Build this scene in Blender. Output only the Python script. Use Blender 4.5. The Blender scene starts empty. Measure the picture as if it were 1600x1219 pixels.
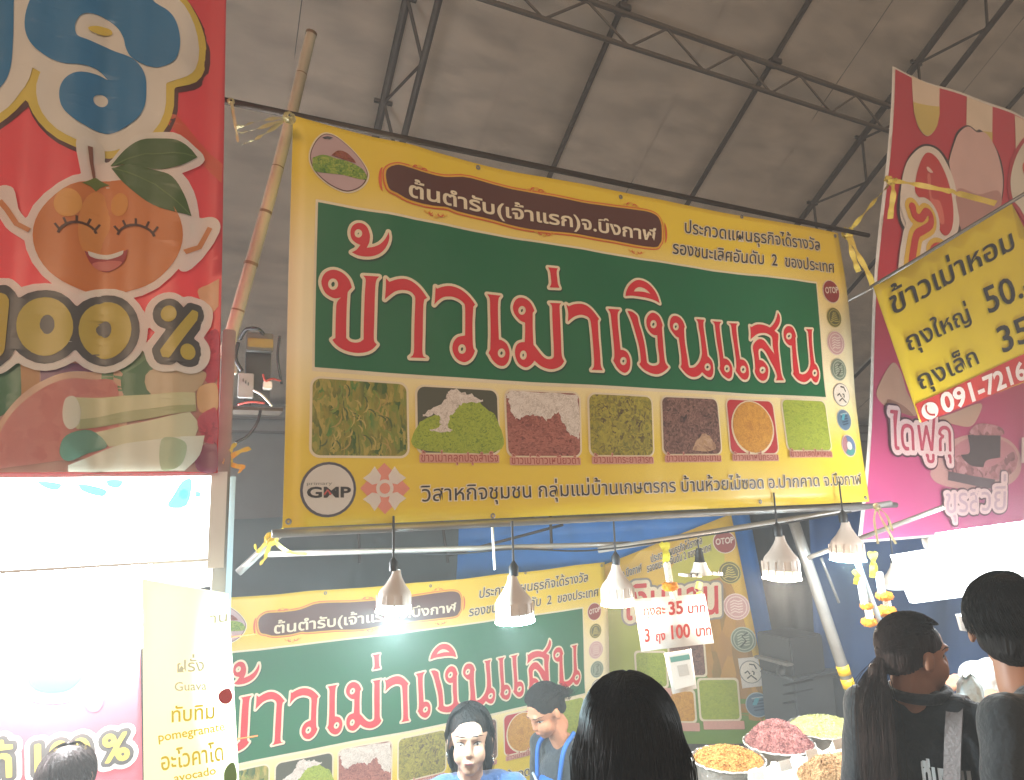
import bpy, bmesh, math, random
import numpy as np
from mathutils import Vector, Matrix
from mathutils.geometry import tessellate_polygon
random.seed(7); rng = np.random.default_rng(7)
S = bpy.context.scene; COL = S.collection

# ---------------------------------------------------------------- camera
F_PX, CX, CY = 1028.0, 800.0, 609.5            # focal length and centre for a 1600 x 1219 frame
_up = np.array([-192., 6103., -F_PX]); _up /= np.linalg.norm(_up)
_xd = np.array([2154., -105.5, -F_PX]); _xd -= _up*(_xd@_up); _xd /= np.linalg.norm(_xd)
RW = np.stack([_xd, np.cross(_up, _xd), _up])   # camera -> world
CAM = np.array([0., 0., 1.85])
cam_d = bpy.data.cameras.new('camera'); cam_d.sensor_width = 36; cam_d.sensor_fit = 'HORIZONTAL'
cam_d.lens = F_PX*36/1600; cam_d.clip_end = 500; cam_d.clip_start = 0.02
cam = bpy.data.objects.new('camera', cam_d); COL.objects.link(cam)
cam.matrix_world = Matrix([[*RW[0], CAM[0]], [*RW[1], CAM[1]], [*RW[2], CAM[2]], [0, 0, 0, 1]])
S.camera = cam
# ---------------------------------------------------------------- sky, exposure
W = bpy.data.worlds.new('World'); S.world = W; W.use_nodes = True
wn = W.node_tree; bg = wn.nodes['Background']
sky = wn.nodes.new('ShaderNodeTexSky'); sky.sky_type = 'NISHITA'; sky.sun_disc = False
sky.sun_elevation = math.radians(7); sky.sun_rotation = math.radians(200); sky.dust_density = 4.0; sky.air_density = 1.2
hs = wn.nodes.new('ShaderNodeHueSaturation'); hs.inputs['Saturation'].default_value = 0.5
tint = wn.nodes.new('ShaderNodeMix'); tint.data_type = 'RGBA'; tint.blend_type = 'MULTIPLY'; tint.inputs[0].default_value = 1
tint.inputs[7].default_value = (1.0, 0.88, 0.77, 1)
wn.links.new(sky.outputs[0], hs.inputs['Color']); wn.links.new(hs.outputs[0], tint.inputs[6])
wn.links.new(tint.outputs[2], bg.inputs[0]); bg.inputs[1].default_value = 0.15
S.view_settings.view_transform = 'Standard'; S.view_settings.look = 'None'
S.view_settings.exposure = 0.28; S.view_settings.gamma = 1.0; S.view_settings.use_curve_mapping = False
S.cycles.max_bounces = 6; S.cycles.volume_bounces = 0; S.cycles.sample_clamp_indirect = 4
S.cycles.use_denoising = True

BLOOM_DENSITY = .030  # density of the added volume that imitates lens bloom
def ray(x, y): return RW @ np.array([x-CX, -(y-CY), -F_PX])
def P(x, y, d): return Vector(CAM + ray(x, y)/F_PX*d)
def onY(x, y, Y): r = ray(x, y); return Vector(CAM + r*(Y/r[1]))

# ---------------------------------------------------------------- helpers
def srgb(c):
    if isinstance(c, str): c = [int(c[i:i+2], 16)/255 for i in (0, 2, 4)]
    return tuple((v/12.92 if v <= .04045 else ((v+.055)/1.055)**2.4) for v in c)
def thing(name, label, cat, loc=(0, 0, 0), group=None):
    o = bpy.data.objects.new(name, None); COL.objects.link(o); o.location = loc; o.empty_display_size = .1
    o['label'] = label; o['category'] = cat
    if group: o['group'] = group
    return o
def tag(o, label, cat, group=None):
    o['label'] = label; o['category'] = cat
    if group: o['group'] = group
    return o
def link(name, me, m, parent=None, smooth=False):
    o = bpy.data.objects.new(name, me); COL.objects.link(o)
    if m is not None and not me.materials: me.materials.append(m)
    if smooth: me.polygons.foreach_set('use_smooth', [True]*len(me.polygons))
    if parent is not None:
        o.parent = parent; w = Vector((0, 0, 0)); q = parent
        while q is not None: w += q.location; q = q.parent
        o.location = -w
    return o
def mesh(name, v, f, m, parent=None, smooth=False):
    me = bpy.data.meshes.new(name); me.from_pydata([tuple(p) for p in v], [], f); me.update()
    return link(name, me, m, parent, smooth)
def bmobj(name, bm, m, parent=None, smooth=False):
    me = bpy.data.meshes.new(name); bm.normal_update(); bm.to_mesh(me); bm.free()
    return link(name, me, m, parent, smooth)
class MB:
    def __init__(s): s.v = []; s.f = []
    def add(s, v, f):
        n = len(s.v); s.v += [tuple(p) for p in v]; s.f += [tuple(i+n for i in q) for q in f]; return s
    def box(s, c, d, M=None, bev=0):
        c = Vector(c); x, y, z = d[0]/2, d[1]/2, d[2]/2
        if bev:
            bm = bmesh.new(); bmesh.ops.create_cube(bm, size=1)
            for q in bm.verts: q.co = Vector((q.co.x*d[0], q.co.y*d[1], q.co.z*d[2]))
            bmesh.ops.bevel(bm, geom=bm.edges[:], offset=bev, segments=2, affect='EDGES')
            bm.verts.index_update()
            v = [q.co.copy() for q in bm.verts]; f = [[q.index for q in p.verts] for p in bm.faces]; bm.free()
        else:
            v = [Vector((i*x, j*y, k*z)) for i in (-1, 1) for j in (-1, 1) for k in (-1, 1)]
            f = [(0, 1, 3, 2), (4, 6, 7, 5), (0, 4, 5, 1), (2, 3, 7, 6), (0, 2, 6, 4), (1, 5, 7, 3)]
        if M is not None: v = [M @ q for q in v]
        return s.add([q+c for q in v], f)
    def tube(s, pts, r, n=8, caps=True):
        pts = [Vector(p) for p in pts]; rr = r if isinstance(r, (list, tuple)) else [r]*len(pts)
        v = []; f = []; up = None
        for i, p in enumerate(pts):
            t = (pts[min(i+1, len(pts)-1)]-pts[max(i-1, 0)]).normalized()
            if up is None: up = Vector((0, 0, 1)) if abs(t.z) < .9 else Vector((1, 0, 0))
            a = t.cross(up)
            if a.length < 1e-4: a = t.cross(Vector((0, 1, 0)))
            a.normalize(); b = a.cross(t).normalized(); up = b
            for k in range(n):
                w = 2*math.pi*k/n; v.append(p+(a*math.cos(w)+b*math.sin(w))*rr[i])
            if i:
                for k in range(n):
                    f.append(((i-1)*n+k, (i-1)*n+(k+1) % n, i*n+(k+1) % n, i*n+k))
        if caps: f.append(tuple(range(n))[::-1]); f.append(tuple((len(pts)-1)*n+k for k in range(n)))
        return s.add(v, f)
    def lathe(s, prof, c, n=24, M=None):
        v = []; f = []
        for i, (r, z) in enumerate(prof):
            for k in range(n):
                w = 2*math.pi*k/n; q = Vector((r*math.cos(w), r*math.sin(w), z)); v.append((M @ q if M is not None else q)+Vector(c))
            if i:
                for k in range(n): f.append(((i-1)*n+k, (i-1)*n+(k+1) % n, i*n+(k+1) % n, i*n+k))
        return s.add(v, f)
    def build(s, name, m, parent=None, smooth=False): return mesh(name, s.v, s.f, m, parent, smooth)
def bez(pts, n=16):
    """Catmull-Rom through 3D points"""
    pts = [Vector(p) for p in pts]; q = [pts[0]*2-pts[1]]+pts+[pts[-1]*2-pts[-2]]; out = []
    for i in range(1, len(q)-2):
        for k in range(n):
            t = k/n; a, b, c, d = q[i-1], q[i], q[i+1], q[i+2]
            out.append(.5*((2*b)+(c-a)*t+(2*a-5*b+4*c-d)*t*t+(3*b-a-3*c+d)*t**3))
    return out+[pts[-1]]

# ---------------------------------------------------------------- materials
MATS = {}
def mat(name, col, rough=.6, metal=0., spec=.5, var=.0, vscale=8., bump=0., bscale=60., dirt=0., dscale=3., emit=None, estr=0., trans=0., stretch=None, sheen=0):
    if name in MATS: return MATS[name]
    m = bpy.data.materials.new(name); m.use_nodes = True; nt = m.node_tree; b = nt.nodes['Principled BSDF']
    c = srgb(col) if isinstance(col, str) else col
    b.inputs['Roughness'].default_value = rough; b.inputs['Metallic'].default_value = metal
    b.inputs['Specular IOR Level'].default_value = spec
    b.inputs['Base Color'].default_value = (*c, 1)
    if sheen: b.inputs['Sheen Weight'].default_value = sheen
    if trans: b.inputs['Transmission Weight'].default_value = trans
    tc = nt.nodes.new('ShaderNodeTexCoord'); mp = nt.nodes.new('ShaderNodeMapping')
    nt.links.new(tc.outputs['Object'], mp.inputs[0])
    if stretch: mp.inputs['Scale'].default_value = stretch
    last = None
    if var or dirt:
        def nz(scale, det):
            n = nt.nodes.new('ShaderNodeTexNoise'); n.inputs['Scale'].default_value = scale; n.inputs['Detail'].default_value = det
            nt.links.new(mp.outputs[0], n.inputs['Vector']); return n
        n = nz(vscale, 5); mr = nt.nodes.new('ShaderNodeMapRange')
        mr.inputs['From Min'].default_value = .3; mr.inputs['From Max'].default_value = .7
        mr.inputs['To Min'].default_value = 1-var; mr.inputs['To Max'].default_value = 1+var
        nt.links.new(n.outputs[0], mr.inputs[0])
        mx = nt.nodes.new('ShaderNodeMix'); mx.data_type = 'RGBA'; mx.blend_type = 'MULTIPLY'; mx.inputs[0].default_value = 1
        mx.inputs[6].default_value = (*c, 1); nt.links.new(mr.outputs[0], mx.inputs[7]); last = mx.outputs[2]
        if dirt:
            n2 = nz(dscale, 8); r2 = nt.nodes.new('ShaderNodeMapRange')
            r2.inputs['From Min'].default_value = .48; r2.inputs['From Max'].default_value = .72
            r2.inputs['To Min'].default_value = 0; r2.inputs['To Max'].default_value = dirt
            nt.links.new(n2.outputs[0], r2.inputs[0])
            m2 = nt.nodes.new('ShaderNodeMix'); m2.data_type = 'RGBA'; m2.inputs[7].default_value = (.09, .07, .05, 1)
            nt.links.new(r2.outputs[0], m2.inputs[0]); nt.links.new(last, m2.inputs[6]); last = m2.outputs[2]
        nt.links.new(last, b.inputs['Base Color'])
    if bump:
        n = nt.nodes.new('ShaderNodeTexNoise'); n.inputs['Scale'].default_value = bscale; n.inputs['Detail'].default_value = 4
        nt.links.new(mp.outputs[0], n.inputs['Vector'])
        bu = nt.nodes.new('ShaderNodeBump'); bu.inputs['Strength'].default_value = bump; bu.inputs['Distance'].default_value = .02
        nt.links.new(n.outputs[0], bu.inputs['Height']); nt.links.new(bu.outputs[0], b.inputs['Normal'])
    if emit is not None:
        b.inputs['Emission Color'].default_value = (*(srgb(emit) if isinstance(emit, str) else emit), 1)
        b.inputs['Emission Strength'].default_value = estr
    MATS[name] = m; return m
def flakes(name, cols, scale=60, white=0, rough=.8, stretch=(1, 1, 1), seed=0, bump=.6):
    """printed or real heap of rice flakes: cells of colour between the given colours"""
    if name in MATS: return MATS[name]
    m = bpy.data.materials.new(name); m.use_nodes = True; nt = m.node_tree; b = nt.nodes['Principled BSDF']
    tc = nt.nodes.new('ShaderNodeTexCoord'); mp = nt.nodes.new('ShaderNodeMapping'); mp.inputs['Scale'].default_value = stretch
    mp.inputs['Location'].default_value = (seed*3.1, seed*1.7, seed)
    nt.links.new(tc.outputs['Object'], mp.inputs[0])
    nz = nt.nodes.new('ShaderNodeTexNoise'); nz.inputs['Scale'].default_value = scale*.25; nz.inputs['Detail'].default_value = 6
    nt.links.new(mp.outputs[0], nz.inputs[0])
    wm = nt.nodes.new('ShaderNodeMix'); wm.data_type = 'VECTOR'; wm.inputs[0].default_value = .12
    nt.links.new(mp.outputs[0], wm.inputs[4]); nt.links.new(nz.outputs['Color'], wm.inputs[5])
    vo = nt.nodes.new('ShaderNodeTexVoronoi'); vo.inputs['Scale'].default_value = scale; nt.links.new(wm.outputs[1], vo.inputs['Vector'])
    sp = nt.nodes.new('ShaderNodeSeparateColor'); nt.links.new(vo.outputs['Color'], sp.inputs[0])
    ad = nt.nodes.new('ShaderNodeMath'); ad.operation = 'ADD'; nt.links.new(sp.outputs[0], ad.inputs[0]); nt.links.new(nz.outputs[0], ad.inputs[1])
    hf = nt.nodes.new('ShaderNodeMath'); hf.operation = 'MULTIPLY'; hf.inputs[1].default_value = .5; nt.links.new(ad.outputs[0], hf.inputs[0])
    cr = nt.nodes.new('ShaderNodeValToRGB'); el = cr.color_ramp.elements
    while len(el) < len(cols): el.new(.5)
    for i, c in enumerate(cols): el[i].position = .22+.56*i/(len(cols)-1); el[i].color = (*srgb(c), 1)
    nt.links.new(hf.outputs[0], cr.inputs[0])
    nt.links.new(cr.outputs[0], b.inputs['Base Color']); b.inputs['Roughness'].default_value = rough
    if bump:
        bu = nt.nodes.new('ShaderNodeBump'); bu.inputs['Strength'].default_value = bump; bu.inputs['Distance'].default_value = .003
        nt.links.new(vo.outputs['Distance'], bu.inputs['Height']); nt.links.new(bu.outputs[0], b.inputs['Normal'])
    MATS[name] = m; return m
def vinyl(name, col, rough=.42, var=.05): return mat('print_'+name, col, rough=rough, spec=.4, var=var, vscale=5, bump=.12, bscale=9)

# ---------------------------------------------------------------- 2D shapes
def smooth2(pts, n=5, closed=True):
    """Catmull-Rom through the points, broken at points that carry a third value"""
    P_ = [(p[0], p[1]) for p in pts]; K = [len(p) > 2 for p in pts]; N = len(P_); out = []
    rng_ = range(N) if closed else range(N-1)
    for i in rng_:
        b = P_[i]; c = P_[(i+1) % N]
        a = P_[i-1] if (closed or i > 0) else b
        d = P_[(i+2) % N] if (closed or i+2 < N) else c
        if K[i]: a = (2*b[0]-c[0], 2*b[1]-c[1])
        if K[(i+1) % N]: d = (2*c[0]-b[0], 2*c[1]-b[1])
        for k in range(n):
            t = k/n
            out.append(tuple(.5*(2*b[j]+(c[j]-a[j])*t+(2*a[j]-5*b[j]+4*c[j]-d[j])*t*t+(3*b[j]-a[j]-3*c[j]+d[j])*t**3) for j in (0, 1)))
    if not closed: out.append(P_[-1])
    return out
def ell(cx, cy, rx, ry=None, rot=0, n=28):
    ry = rx if ry is None else ry; c, s = math.cos(rot), math.sin(rot)
    return [(cx+rx*math.cos(a)*c-ry*math.sin(a)*s, cy+rx*math.cos(a)*s+ry*math.sin(a)*c) for a in [2*math.pi*k/n for k in range(n)]]
def rrect(x0, y0, x1, y1, r, n=5):
    o = []
    for cx, cy, a0 in ((x1-r, y1-r, 0), (x0+r, y1-r, 90), (x0+r, y0+r, 180), (x1-r, y0+r, 270)):
        for k in range(n+1): a = math.radians(a0+90*k/n); o.append((cx+r*math.cos(a), cy+r*math.sin(a)))
    return o
def _area(l): return .5*sum(l[i-1][0]*l[i][1]-l[i][0]*l[i-1][1] for i in range(len(l)))
def _inside(p, l):
    r = False
    for i in range(len(l)):
        a, b = l[i-1], l[i]
        if (a[1] > p[1]) != (b[1] > p[1]) and p[0] < (b[0]-a[0])*(p[1]-a[1])/(b[1]-a[1])+a[0]: r = not r
    return r
def tess(loops):
    """fill loops; a loop inside another one is a hole"""
    if len(loops) == 1: return tess1(loops)
    loops = sorted(loops, key=lambda l: -abs(_area(l))); outs = []
    for l in loops:
        ins = [o for o in outs if _inside(l[0], o[0]) and not any(_inside(l[0], h) for h in o[1:])]
        if ins: ins[-1].append(l)
        else: outs.append([l])
    V = []; Fc = []
    for o in outs:
        v, f = tess1(o); n = len(V); V += v; Fc += [tuple(i+n for i in t) for t in f]
    return V, Fc
def tess1(loops):
    fl = [Vector((p[0], p[1], 0)) for l in loops for p in l]
    tr = tessellate_polygon([[Vector((p[0], p[1], 0)) for p in l] for l in loops])
    return [(v.x, v.y) for v in fl], [tuple(t) for t in tr]
def stroke2(pts, w):
    """open polyline with widths -> quads"""
    pts = [np.array(p[:2], float) for p in pts]; ww = w if isinstance(w, (list, tuple)) else [w]*len(pts)
    v = []; f = []
    for i, p in enumerate(pts):
        t = pts[min(i+1, len(pts)-1)]-pts[max(i-1, 0)]; t = t/(np.linalg.norm(t)+1e-9); nrm = np.array([-t[1], t[0]])
        v += [tuple(p+nrm*ww[i]/2), tuple(p-nrm*ww[i]/2)]
        if i: f.append((2*i-2, 2*i-1, 2*i+1, 2*i))
    return v, f
def segs(loops):
    a = []; b = []
    for l in loops:
        l = np.array(l); a.append(l); b.append(np.roll(l, -1, 0))
    return np.concatenate(a), np.concatenate(b)
def sdf_contours(groups, level, h):
    """union of loop groups (each even-odd), grown by level; returns closed contours"""
    allp = np.concatenate([np.array(l) for g in groups for l in g]); pad = abs(level)+3*h
    x0, y0 = allp.min(0)-pad; x1, y1 = allp.max(0)+pad
    nx = int((x1-x0)/h)+2; ny = int((y1-y0)/h)+2; D = np.full((ny, nx), 1e3)
    for g in groups:
        a, b = segs(g); lo = np.minimum(a, b).min(0)-pad; hi = np.maximum(a, b).max(0)+pad
        i0, j0 = max(0, int((lo[0]-x0)/h)), max(0, int((lo[1]-y0)/h)); i1, j1 = min(nx, int((hi[0]-x0)/h)+2), min(ny, int((hi[1]-y0)/h)+2)
        X, Y = np.meshgrid(x0+np.arange(i0, i1)*h, y0+np.arange(j0, j1)*h); d2 = np.full(X.shape, 1e9); ins = np.zeros(X.shape, bool)
        for (ax, ay), (bx, by) in zip(a, b):
            ex, ey = bx-ax, by-ay; L = ex*ex+ey*ey+1e-12
            t = np.clip(((X-ax)*ex+(Y-ay)*ey)/L, 0, 1); d2 = np.minimum(d2, (X-ax-t*ex)**2+(Y-ay-t*ey)**2)
            if ay != by: ins ^= ((ay > Y) != (by > Y)) & (X < (bx-ax)*(Y-ay)/(by-ay)+ax)
        d = np.sqrt(d2); d[ins] *= -1; D[j0:j1, i0:i1] = np.minimum(D[j0:j1, i0:i1], d)
    D = D-level+1e-7
    inside = D < 0; nxt = {}; pt = {}
    def cross(i, j, k, l):      # point between grid nodes (i,j),(k,l)
        if (k, l) < (i, j): i, j, k, l = k, l, i, j
        key = (i, j, k, l)
        if key not in pt:
            t = D[j, i]/(D[j, i]-D[l, k]); pt[key] = (x0+(i+(k-i)*t)*h, y0+(j+(l-j)*t)*h)
        return key
    c = inside.astype(int); code = c[:-1, :-1]+2*c[:-1, 1:]+4*c[1:, 1:]+8*c[1:, :-1]
    T = {1: [(3, 0)], 2: [(0, 1)], 3: [(3, 1)], 4: [(1, 2)], 5: [(3, 2), (1, 0)], 6: [(0, 2)], 7: [(3, 2)], 8: [(2, 3)], 9: [(2, 0)], 10: [(0, 3), (2, 1)], 11: [(2, 1)], 12: [(1, 3)], 13: [(1, 0)], 14: [(0, 3)]}
    for j, i in zip(*np.nonzero((code > 0) & (code < 15))):
        i = int(i); j = int(j)
        E_ = [(i, j, i+1, j), (i+1, j, i+1, j+1), (i, j+1, i+1, j+1), (i, j, i, j+1)]
        for s, e in T[int(code[j, i])]: nxt[cross(*E_[s])] = cross(*E_[e])
    out = []
    while nxt:
        k0 = next(iter(nxt)); k = k0; l = []
        while k in nxt:
            l.append(pt[k]); k = nxt.pop(k)
        if len(l) > 6:
            # drop nearly collinear points
            l = np.array(l); keep = [0]
            for q in range(1, len(l)-1):
                a_, b_ = l[keep[-1]], l[q+1]; e = b_-a_; n_ = np.hypot(*e)+1e-9
                m_ = l[keep[-1]+1:q+1]-a_
                if np.abs(m_[:, 0]*e[1]-m_[:, 1]*e[0]).max()/n_ > h*.13: keep.append(q)
            out.append([tuple(p) for p in l[keep]])
    return out
# ---------------------------------------------------------------- lettering from the built-in font (Thai falls back to its Thai face)
_fc = bpy.data.curves.new('font_source', 'FONT'); _fo = bpy.data.objects.new('font_source', _fc)
COL.objects.link(_fo); _GL = {}
def _raw(s, off, res):
    _fc.body = s; _fc.offset = off; _fc.resolution_u = res
    dg = bpy.context.evaluated_depsgraph_get(); dg.update()
    me = _fo.evaluated_get(dg).to_mesh(); v = [(p.co.x, p.co.y) for p in me.vertices]; f = [tuple(p.vertices) for p in me.polygons]
    _fo.evaluated_get(dg).to_mesh_clear(); return v, f
_BAR = min(p[0] for p in _raw('|', 0, 2)[0])
def glyph(ch, off=0, res=3):
    k = (ch, off, res)
    if k not in _GL:
        v, f = _raw(ch, off, res) if ch != ' ' else ([], [])
        q, _ = _raw(ch+'|', 0, 2); adv = max(p[0] for p in q)
        b1 = max(p[0] for p in _raw('|', 0, 2)[0]); adv -= b1
        _GL[k] = (v, f, adv)
    return _GL[k]
UPV = 'ัิีึื็ํ'; TONE = '่้๊๋์'; LOW = 'ุู'
def text2(s, off=0, res=3, narrow=1.0, gap=0.0):
    """returns verts, faces, width (em units; consonants are about .56 high)"""
    V = []; Fc = []; x = 0; upv = False
    s = s.replace('ำ', 'ํา'); i = 0; prev = ''
    # tone before nikhahit in our reordering: keep tone above
    for ch in s:
        v, f, adv = glyph(ch, off, res); dy = 0; dx = 0
        if ch in TONE:
            nx_ = .0
            dy = .05 if not upv else .22
            adv = 0
        elif ch in UPV: upv = True; adv = 0
        elif ch in LOW: adv = 0
        else: upv = False
        if ch in TONE+UPV and prev in 'ปฝฟฬ': dx = -.1
        if ch not in TONE+UPV+LOW: prev = ch
        n = len(V); V += [((p[0]+x+dx)*narrow, p[1]+dy) for p in v]; Fc += [tuple(q+n for q in t) for t in f]
        x += adv+(gap if adv else 0)
    return V, Fc, x*narrow
def glyph_loops(V, Fc):
    cnt = {}
    for t in Fc:
        for i in range(len(t)): cnt[(t[i], t[(i+1) % len(t)])] = 1
    nx_ = {}
    for (a, b) in cnt:
        if (b, a) not in cnt: nx_.setdefault(a, []).append(b)
    out = []
    while nx_:
        a = next(iter(nx_)); l = []; k = a
        while k in nx_:
            l.append(V[k]); n_ = nx_[k].pop()
            if not nx_[k]: del nx_[k]
            k = n_
        if len(l) > 2: out.append(l)
    return out
# ---------------------------------------------------------------- sheets: flat print laid on cloth
class Sheet:
    """a hanging sheet in a vertical plane; (u, v) are metres along it and up; print is laid on it in layers"""
    def __init__(s, root, org, xdir, disp=None, cut=.06, step=.0012):
        s.root = root; s.o = np.array(org, float); s.x = np.array([xdir[0], xdir[1], 0.]); s.x /= np.linalg.norm(s.x)
        s.n = np.array([s.x[1], -s.x[0], 0.]); s.disp = disp; s.cut = cut; s.step = step
    def px(s, x, y):
        r = ray(x, y); t = ((s.o-CAM)@s.n)/(r@s.n); p = CAM+r*t-s.o
        return (float(p@s.x), float(p[2]))
    def pxs(s, pts): return [s.px(p[0], p[1])+tuple(p[2:]) for p in pts]
    def pos(s, u, v, off=0.):
        d = s.disp(u, v) if s.disp else (0, 0, 0)
        return s.o+s.x*(u+d[0])+s.n*(off+d[1])+np.array([0, 0, v+d[2]])
    def add(s, name, v, f, m, layer=1, parent=None, back=False):
        bm = bmesh.new(); vs = [bm.verts.new((p[0], p[1], 0)) for p in v]
        for t in f:
            try: bm.faces.new([vs[i] for i in t])
            except ValueError: pass
        if not bm.faces: bm.free(); return None
        if s.cut and s.disp:
            for ax in (0, 1):
                lo = min(p[ax] for p in v); hi = max(p[ax] for p in v); k = math.ceil(lo/s.cut+1e-6)
                while k*s.cut < hi-1e-6:
                    co = [0, 0, 0]; no = [0, 0, 0]; co[ax] = k*s.cut; no[ax] = 1
                    bmesh.ops.bisect_plane(bm, geom=bm.verts[:]+bm.edges[:]+bm.faces[:], plane_co=co, plane_no=no, dist=1e-6); k += 1
        bmesh.ops.delete(bm, geom=[q for q in bm.verts if not q.link_faces], context='VERTS')
        off = layer*s.step
        for q in bm.verts: q.co = Vector(s.pos(q.co.x, q.co.y, off))
        bm.normal_update()
        tot = sum((q.normal*q.calc_area() for q in bm.faces), Vector())
        if tot.dot(Vector(s.n)) < 0: bmesh.ops.reverse_faces(bm, faces=bm.faces[:])
        return bmobj(name, bm, m, parent or s.root, smooth=True)
    def loops(s, name, loops, m, layer=1, parent=None): v, f = tess(loops); return s.add(name, v, f, m, layer, parent)
    def text(s, name, txt, p0, p1, up, m, layer=1, off=0, halo=None, parent=None, uv=False, res=3, hoff=.05):
        """baseline p0->p1 in pixels, `up` = pixel of the top of a consonant above p0"""
        A = np.array(p0 if uv else s.px(*p0)); B = np.array(p1 if uv else s.px(*p1)); U = np.array(up if uv else s.px(*up))-A
        obj = None
        for o_, mm, ly in (([(hoff+off, halo, layer)] if halo else [])+[(off, m, layer+1)]):
            V, Fc, w = text2(txt, o_, res)
            ex = (B-A)/w; ey = U/.56
            obj = s.add(name if mm is m else name+'_halo', [tuple(A+ex*p[0]+ey*p[1]) for p in V], Fc, mm, ly, parent)
            if obj: obj['kind'] = 'stuff'
        return obj
    def text_sdf(s, name, txt, p0, p1, up, levels, h=.006):
        """lettering with clean wide outlines: levels = [(growth in metres, material, layer)]"""
        A = np.array(s.px(*p0)); B = np.array(s.px(*p1)); U = np.array(s.px(*up))-A; _, _, w = text2(txt); ex = (B-A)/w; ey = U/.56; gr = []
        V, Fc, _ = text2(txt, 0, 4); par = list(range(len(V)))
        def root(i):
            while par[i] != i: par[i] = par[par[i]]; i = par[i]
            return i
        for t in Fc:
            for q in t[1:]: par[root(q)] = root(t[0])
        comp = {}
        for t in Fc: comp.setdefault(root(t[0]), []).append(t)
        W2 = [tuple(A+ex*p[0]+ey*p[1]) for p in V]
        for fs in comp.values(): gr.append(glyph_loops(W2, fs))
        gr = [g for g in gr if g]
        for lv, m, ly in levels:
            o = s.loops(name, sdf_contours(gr, lv, h), m, ly)
            if o: o['kind'] = 'stuff'
    def sheet(s, name, poly, m, layer=0, thick=.0015, parent=None):
        """the cloth itself with real thickness"""
        o = s.loops(name, [poly], m, layer, parent)
        md = o.modifiers.new('thick', 'SOLIDIFY'); md.thickness = thick; md.offset = -1
        return o
# ================================================================ the place
M_STEEL = mat('galvanised_steel', '8a8784', rough=.45, metal=.6, var=.15, vscale=12, dirt=.35)
M_DARKSTEEL = mat('weathered_steel', '35291f', rough=.6, metal=.4, var=.2, vscale=10, dirt=.3)
M_PALEPIPE = mat('pale_pipe', 'a5a09c', rough=.35, metal=.4, var=.08, dirt=.2)
M_TIE = mat('plastic_ribbon', 'd9c052', rough=.4, var=.1, vscale=20)
M_BAMBOO = mat('bamboo_skin', 'a89e88', rough=.55, var=.22, vscale=9, dirt=.5, dscale=6, bump=.25, bscale=30, stretch=(1, 1, .25))
M_BLACK = mat('black_plastic', '1b1b1d', rough=.5)
M_CABLE = mat('black_cable', '202022', rough=.55)
M_WHITEPL = mat('white_plastic', 'd8d6d2', rough=.4, var=.04)

# ---- ground
bm = bmesh.new(); bmesh.ops.create_grid(bm, x_segments=60, y_segments=60, size=60)
for q in bm.verts: q.co.z = .01*math.sin(q.co.x*1.3)*math.cos(q.co.y*.9)
g = bmobj('ground', bm, mat('asphalt', '4d4a48', rough=.9, var=.25, vscale=2, dirt=.4, bump=.4, bscale=80)); g['kind'] = 'structure'

# ---- tent
ZR, SL = 8.81, .66
def rz(y): return ZR-SL*y
tent = thing('market_tent', 'large pale canvas tent roof on dark steel trusses above the stalls', 'tent', (4, 4, 0))
M_CANVAS = mat('tent_canvas', 'c2bab2', rough=.85, var=.09, vscale=2.6, dirt=.22, dscale=2.4, bump=.35, bscale=1.6)
nt = M_CANVAS.node_tree
for _n in nt.nodes:
    if _n.type == 'BUMP': _n.inputs['Distance'].default_value = .06; _n.inputs['Strength'].default_value = .8
    if _n.type == 'MAPPING': _n.inputs['Scale'].default_value = (.7, 2.0, 2.0)
_b = nt.nodes['Principled BSDF']; _o = nt.nodes['Material Output']; _t = nt.nodes.new('ShaderNodeBsdfTranslucent'); _m = nt.nodes.new('ShaderNodeMixShader')
_t.inputs['Color'].default_value = (.95, .86, .76, 1); _m.inputs[0].default_value = .72
_cl = _b.inputs['Base Color'].links[0].from_socket; _x = nt.nodes.new('ShaderNodeMix'); _x.data_type = 'RGBA'; _x.blend_type = 'MULTIPLY'; _x.inputs[0].default_value = 1; _x.inputs[7].default_value = (1.75, 1.66, 1.56, 1); nt.links.new(_cl, _x.inputs[6]); nt.links.new(_x.outputs[2], _t.inputs['Color'])
nt.links.new(_b.outputs[0], _m.inputs[1]); nt.links.new(_t.outputs[0], _m.inputs[2]); nt.links.new(_m.outputs[0], _o.inputs['Surface'])   # the cloth lets some dusk light through
RIBS = [-3.9, -2.1, -.35, 1.36, 3.18, 4.98, 6.72, 8.5, 10.3, 12.1, 13.9, 15.7, 17.5, 19.3]
YE = 8.7; YR = -2.0
edges = []
for a, b in zip(RIBS[:-1], RIBS[1:]): edges += [a]
edges.append(RIBS[-1])
for a, b in zip(edges[:-1], edges[1:]):
    v = []; f = []; nx_, ny_ = 7, 44
    ph = rng.uniform(0, 6)
    for j in range(ny_+1):
        for i in range(nx_+1):
            y = YR+(YE-YR)*j/ny_; x = a+(b-a)*i/nx_; t = i/nx_
            sag = .010*math.sin(math.pi*t)**2+.007*math.sin(y*1.3+ph+2*t)+.0035*math.sin(y*7.1+x*2)+.0025*math.sin(x*9+y*3.3)*math.sin(y*2.1+x)
            v.append((x, y, rz(y)+.03-sag))
    for j in range(ny_):
        for i in range(nx_):
            k = j*(nx_+1)+i; f.append((k, k+1, k+nx_+2, k+nx_+1))
    o = mesh('canopy_panel', v, f, M_CANVAS, tent, True)
    md = o.modifiers.new('t', 'SOLIDIFY'); md.thickness = .004
    # welded seam
    xs_ = a+(b-a)*.55
    MB().tube([(xs_, y, rz(y)+.022) for y in np.linspace(YR, YE, 12)], .004, 5).build('canopy_seam', mat('seam', '5d5348', rough=.8), tent)
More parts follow.
